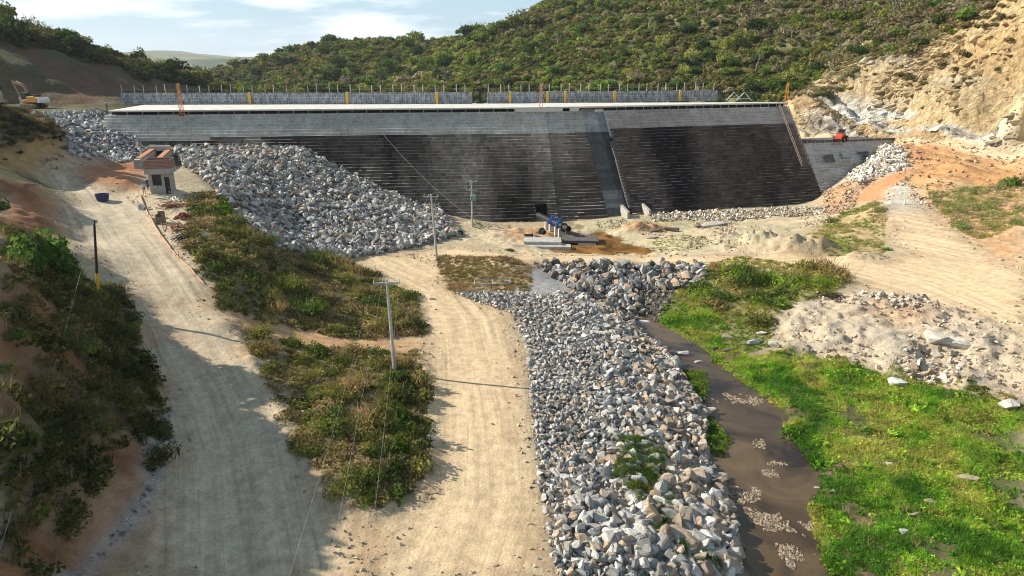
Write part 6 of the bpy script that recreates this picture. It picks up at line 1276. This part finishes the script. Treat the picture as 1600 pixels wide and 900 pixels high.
# ------------------------------------------------------------------ machines
def wheel(name, x, y, z, r, w, root):
    t = MB().pipe((x, y-w/2, z), (x, y+w/2, z), r, r*.5, 20).build(name, M['rubber'], root); MB().tube((x, y-w/2+.03, z), (x, y+w/2-.03, z), r*.5, n=14).build('rim', M['orange'], t)
def excavator(px, py, rz, label, paint, cut=False):
    g = G(px, py); r = tag(empty('excavator', g, rz), label, 'excavator', 'excavators on the platform')
    for s_ in (-1, 1):
        m_ = MB(); pr = [(-2.3, .35), (-2.0, .05), (2.0, .05), (2.3, .35), (2.25, .75), (1.9, .95), (-1.9, .95), (-2.25, .75)]; m_.prism(pr, s_*1.25-.3, s_*1.25+.3); tr = m_.build('track', M.setdefault('track', pm('dusty_track', (.22, .16, .11), .9, var=.35)), r)
        m_ = MB(); [m_.tube((x_, s_*1.25-.33, .42), (x_, s_*1.25+.33, .42), .26, n=10) for x_ in (-1.8, -.9, 0, .9, 1.8)]; m_.build('rollers', M['mach_d'], tr)
    MB().box((0, 0, .85), (2.2, 1.9, .4)).tube((0, 0, 1.0), (0, 0, 1.25), .8, n=16).build('undercarriage', M['mach_d'], r)
    MB().prism([(-3.0, 1.25), (1.6, 1.25), (1.6, 1.75), (.2, 1.85), (.2, 2.45), (-2.1, 2.6), (-2.2, 2.45), (-3.0, 2.2)], -1.35, 1.35).build('body', paint, r, bevel=.05)
    MB().prism([(-3.6, 1.2), (-3.0, 1.15), (-3.0, 2.35), (-3.3, 2.35), (-3.65, 1.9)], -1.3, 1.3).build('counterweight', M['white'], r, bevel=.05)
    MB().box((-1.6, .2, 2.75), (1.4, 1.2, .35)).tube((-1.2, -.7, 2.5), (-1.2, -.7, 3.2), .07, n=8).build('engine_hood', M['mach_d'], r)
    cb_ = MB().prism([(-.1, 1.76), (1.75, 1.76), (1.75, 2.2), (1.3, 3.35), (-.1, 3.35)], .35, 1.3).build('cab', M['mach_d'], r, bevel=.03); MB().prism([(.15, 2.2), (1.7, 2.25), (1.25, 3.2), (.15, 3.2)], .30, 1.35).build('cab_glass', M['glass'], cb_)
    def beam(nm, pts, w0, mt, root):
        m_ = MB()
        for (x0, z0, h0), (x1, z1, h1) in zip(pts, pts[1:]):
            d = Vector((x1-x0, z1-z0)).normalized(); nx_, nz_ = -d.y, d.x; m_.prism([(x0-nx_*h0, z0-nz_*h0), (x1-nx_*h1, z1-nz_*h1), (x1+nx_*h1, z1+nz_*h1), (x0+nx_*h0, z0+nz_*h0)], -.45-w0, -.45+w0)
        return m_.build(nm, mt, root)
    DKB = M.setdefault('boom', pm('dirty_brown_paint', (.20, .12, .07), .7, var=.3)); bo = beam('boom', [(1.1, 1.7, .25), (2.2, 4.4, .42), (2.6, 4.75, .38), (5.6, 5.5, .2)], .2, DKB, r); MB().tube((1.7, -.45, 1.9), (2.6, -.45, 4.1), .09, n=8).tube((2.7, -.45, 5.0), (4.6, -.45, 5.75), .08, n=8).build('hydraulic_cylinder', M['steel'], bo)
    beam('stick', [(5.9, 5.9, .15), (5.6, 5.3, .28), (4.2, 2.2, .16)], .16, DKB, r)
    MB().prism([(4.4, 2.3), (3.9, 2.2), (3.4, 1.7), (3.3, 1.0), (3.7, .55), (4.4, .45), (4.9, .6), (4.2, 1.0), (4.3, 1.6)], -.95, .05).build('bucket', M.setdefault('bkt', pm('worn_steel', (.35, .30, .24), .6, .3)), r)
    return r
excavator(54, 168.5, math.pi-.35, 'yellow excavator with raised boom parked on the stone platform at the upper left', M['exc'])
excavator(-14, 164, math.pi+2.6, 'dark excavator mostly outside the frame at the far left of the platform', M.setdefault('excd', pm('faded_yellow', (.40, .22, .05), .6)))
def loader(px, py, rz):
    g = Vector(PZ(px, py, 13.25)); r = tag(empty('wheel_loader', g, rz), 'small red wheel loader with a glazed cab on the low right block', 'wheel loader')
    for x_ in (-1.35, 1.35):
        for y_ in (-.95, .95): wheel('wheel', x_, y_, .68, .68, .5, r)
    MB().box((0, 0, .85), (3.6, .9, .5)).build('chassis', M['mach_d'], r); MB().prism([(-2.5, .8), (-.5, .8), (-.5, 2.0), (-2.0, 1.95), (-2.5, 1.5)], -.75, .75).build('engine_cover', M['red'], r, bevel=.06)
    cb_ = MB().prism([(-.6, 1.1), (.75, 1.1), (.85, 1.6), (.6, 2.75), (-.55, 2.75)], -.65, .65).build('cab', M['mach_d'], r, bevel=.04); MB().prism([(-.45, 1.65), (.78, 1.65), (.55, 2.6), (-.45, 2.6)], -.69, .69).build('cab_glass', M['glass'], cb_); MB().box((0, 0, 2.82), (1.5, 1.5, .1)).build('cab_roof', M['mach_d'], r)
    m_ = MB(); [m_.prism([(.9, 1.5), (1.5, 1.75), (3.0, .75), (2.9, .5), (1.4, 1.25), (.9, 1.2)], y_-.08, y_+.08) for y_ in (-.55, .55)]; m_.box((1.4, 0, 1.3), (.9, .7, .7)); m_.build('lift_arms', M['red'], r)
    MB().prism([(2.8, .9), (2.75, .25), (3.6, .12), (3.65, .2), (3.0, .4), (2.95, 1.0)], -1.15, 1.15).build('bucket', M.setdefault('bkt', pm('worn_steel', (.35, .30, .24), .6, .3)), r)
loader(1313, 221.5, .9)
# ------------------------------------------------------------------ cones, yard clutter
def cone(px, py, label, h=.8):
    g = G(px, py); r = tag(empty('traffic_cone', g), label, 'traffic cone', 'cones across the ramp'); MB().box((0, 0, .03), (.5, .5, .06)).build('base', M['orange'], r); MB().tube((0, 0, .06), (0, 0, h), .2, .05, n=12).build('cone_body', M['white'], r); MB().tube((0, 0, h*.4), (0, 0, h*.55), .147, .123, n=12).build('band', M['orange'], r)
cone(1391, 319, 'white traffic cone at the left side of the ramp'); cone(1413, 319.5, 'white traffic cone in the middle of the ramp', 1.0); cone(1439, 320, 'white traffic cone at the right side of the ramp'); cone(1536, 233, 'small white marker cone on the bench road left of the other'); cone(1582, 237, 'small white marker cone on the bench road near the right frame edge')
g = G(252, 349); o = tag(empty('brick_box', g, .05), 'small open brick box with a dark hollow beside the rebar heap', 'brick box'); m_ = MB(); m_.box((0, -.42, .45), (.85, .08, .9)).box((0, .42, .75), (.85, .08, 1.5)).box((-.39, 0, .6), (.08, .76, 1.2)).box((.39, 0, .6), (.08, .76, 1.2)); m_.build('box_walls', M['wood'], o); MB().box((0, 0, .3), (.7, .74, .5)).build('hollow', M['dark'], o)  # the hollow is a near-black block standing for the shade inside
g = G(221, 327); o = tag(empty('crate', g, .3), 'white open crate on the right edge of the left road', 'crate'); m_ = MB(); m_.box((0, -.35, .4), (.7, .05, .8)).box((0, .35, .4), (.7, .05, .8)).box((-.33, 0, .4), (.05, .66, .8)).box((.33, 0, .4), (.05, .66, .8)).box((0, 0, .03), (.6, .6, .05)); m_.build('crate_sides', M['white'], o); MB().box((0, -.39, .4), (.4, .02, .5)).build('door_panel', M['steel'], o)
g = G(286, 341); rs2 = random.Random(6)
o = None
for k in range(60):
    a = rs2.uniform(0, 6.28); q = rs2.random()**.6*1.15; z_ = max(.05, (1.15-q)*.75*rs2.uniform(.5, 1)); b_ = MB().box((0, 0, 0), (.42, .2, .2)).build('brick', M.setdefault('brick', pm('loose_brick', (.24, .075, .055), .9, var=.35)) ); b_.location = g+Vector((q*math.cos(a), q*math.sin(a), z_)); b_.rotation_euler = (rs2.gauss(0, .4), rs2.gauss(0, .4), rs2.uniform(0, 3)); tag(b_, 'loose dark red brick in the brick heap beside the guard house yard', 'brick', 'bricks in the heap')
def sticks(px, py, n, ln, r_, mat, label, name, cat, seed, spread=1.2, flat=.35, ang=None):
    g = G(px, py); q = random.Random(seed); m_ = MB()
    for k in range(n):
        a = q.uniform(0, 6.28) if ang is None else ang+q.gauss(0, .25); c = Vector((q.gauss(0, spread*.5), q.gauss(0, spread*.4), q.uniform(.05, flat))); d = Vector((math.cos(a), math.sin(a), q.gauss(0, .12)))*ln*q.uniform(.5, 1)/2; m_.tube(c-d, c+d, r_*q.uniform(.6, 1.2), n=4)
    o = m_.build(name, mat); o.location = g; return tag(o, label, cat, kind='stuff')
sticks(273, 324, 60, 2.6, .035, M['rust'], 'brown heap of bent rebar and branches in front of the guard house', 'rebar_heap', 'rebar heap', 2, 1.8, .7)
sticks(277, 356, 26, 3.0, .06, M['rust'], 'rusty planks and bars lying down the slope below the brick heap', 'scrap_planks', 'scrap wood', 3, 1.6, .4, -.9)
sticks(281, 374, 20, 2.2, .05, M['woodd'], 'dark charred sticks at the verge of the left road', 'scrap_sticks', 'scrap wood', 4, 1.2, .5, -1.3)
sticks(262, 312, 20, 1.8, .05, M['steel'], 'grey sheets and bars beside the guard house', 'scrap_bars', 'scrap metal', 5, 1.5, .25)
sticks(288, 392, 50, 1.4, .02, M['rust'], 'dead brown bush at the right verge of the left road', 'dead_bush', 'dead bush', 6, 1.0, 1.0)
sticks(985, 392, 50, 2.0, .03, M['woodd'], 'driftwood branches on the sand by the pond', 'driftwood', 'driftwood', 7, 3.0, .3)
sticks(1300, 465, 30, 2.2, .05, M['woodd'], 'dark branches on the rubble below the right road bushes', 'branches', 'branches', 8, 1.8, .5)
g = G(301, 313); o = tag(empty('trestle_table', g, .1), 'pale trestle table with crates in the yard right of the guard house', 'table'); MB().box((0, 0, .85), (2.6, 1.2, .08)).build('table_top', M['wood'], o); [MB().tube((a*1.1, b*.5, 0), (a*1.1, b*.5, .82), .05, n=5).build('leg', M['white'], o) for a in (-1, 1) for b in (-1, 1)]
# orange safety netting along the verge
pts = [G(*p_) for p_ in ((218, 307), (224, 322), (233, 340), (243, 358), (252, 372), (266, 390), (280, 405), (296, 420), (306, 432), (318, 444))]; nr = tag(empty('safety_netting', pts[0]), 'sagging orange safety netting on sticks along the right verge of the left road', 'netting')
for a, b in zip(pts, pts[1:]):
    h0, h1 = rs2.uniform(.12, .4), rs2.uniform(.08, .3); m_ = MB().add([a+Vector((0, 0, .05)), b+Vector((0, 0, .05)), b+Vector((0.05, 0, h1)), a+Vector((0.05, 0, h0)), a+Vector((.09, .03, .05)), b+Vector((.09, .03, .05)), b+Vector((.1, .03, h1)), a+Vector((.1, .03, h0))], [(0, 1, 2, 3), (4, 7, 6, 5), (3, 2, 6, 7), (0, 4, 5, 1)]); part_world(m_.build('net', M['tape']), nr)
for a in pts[::2]: part_world(MB().tube(a, a+Vector((.02, 0, .95)), .03, n=5).build('stake', M['wood']), nr)
# pale kerb of stones / small fence frame in the middle patch
g = G(770, 447); o = tag(empty('metal_gate', g, .1), 'pale tubular metal frame lying in the dry grass beside the middle road', 'metal frame'); m_ = MB(); [m_.tube((-2.4, y_, z_), (2.4, y_, z_), .06, n=6) for y_, z_ in ((0, .3), (.9, .7))]; [m_.tube((x_, 0, .3), (x_, .9, .7), .05, n=5) for x_ in (-2.4, 0, 2.4)]; m_.build('frame_tubes', M['steel'], o); MB().box((0, .45, .2), (.1, .1, .4)).build('foot', M['steel'], o)

# ------------------------------------------------------------------ haze over the far hills, and leftovers
for o in [o for o in S.objects if o.parent is None and o.type == 'EMPTY' and 'label' not in o.keys()]:
    if True:
        [bpy.data.objects.remove(c) for c in list(o.children)]
        bpy.data.objects.remove(o)
m, t = ntree('haze_air'); o_ = N(t, 'ShaderNodeOutputMaterial'); pv = N(t, 'ShaderNodeVolumePrincipled'); pv.inputs['Color'].default_value = (.86, .92, 1, 1); pv.inputs['Density'].default_value = .00008; pv.inputs['Anisotropy'].default_value = .2
L(t, pv.outputs[0], o_.inputs['Volume'])
hb = MB().box((0, 4400, (float(H.min())-1+270)/2), (14600, 9800, 270-float(H.min())+1)).build('haze', m); tag(hb, kind='stuff')
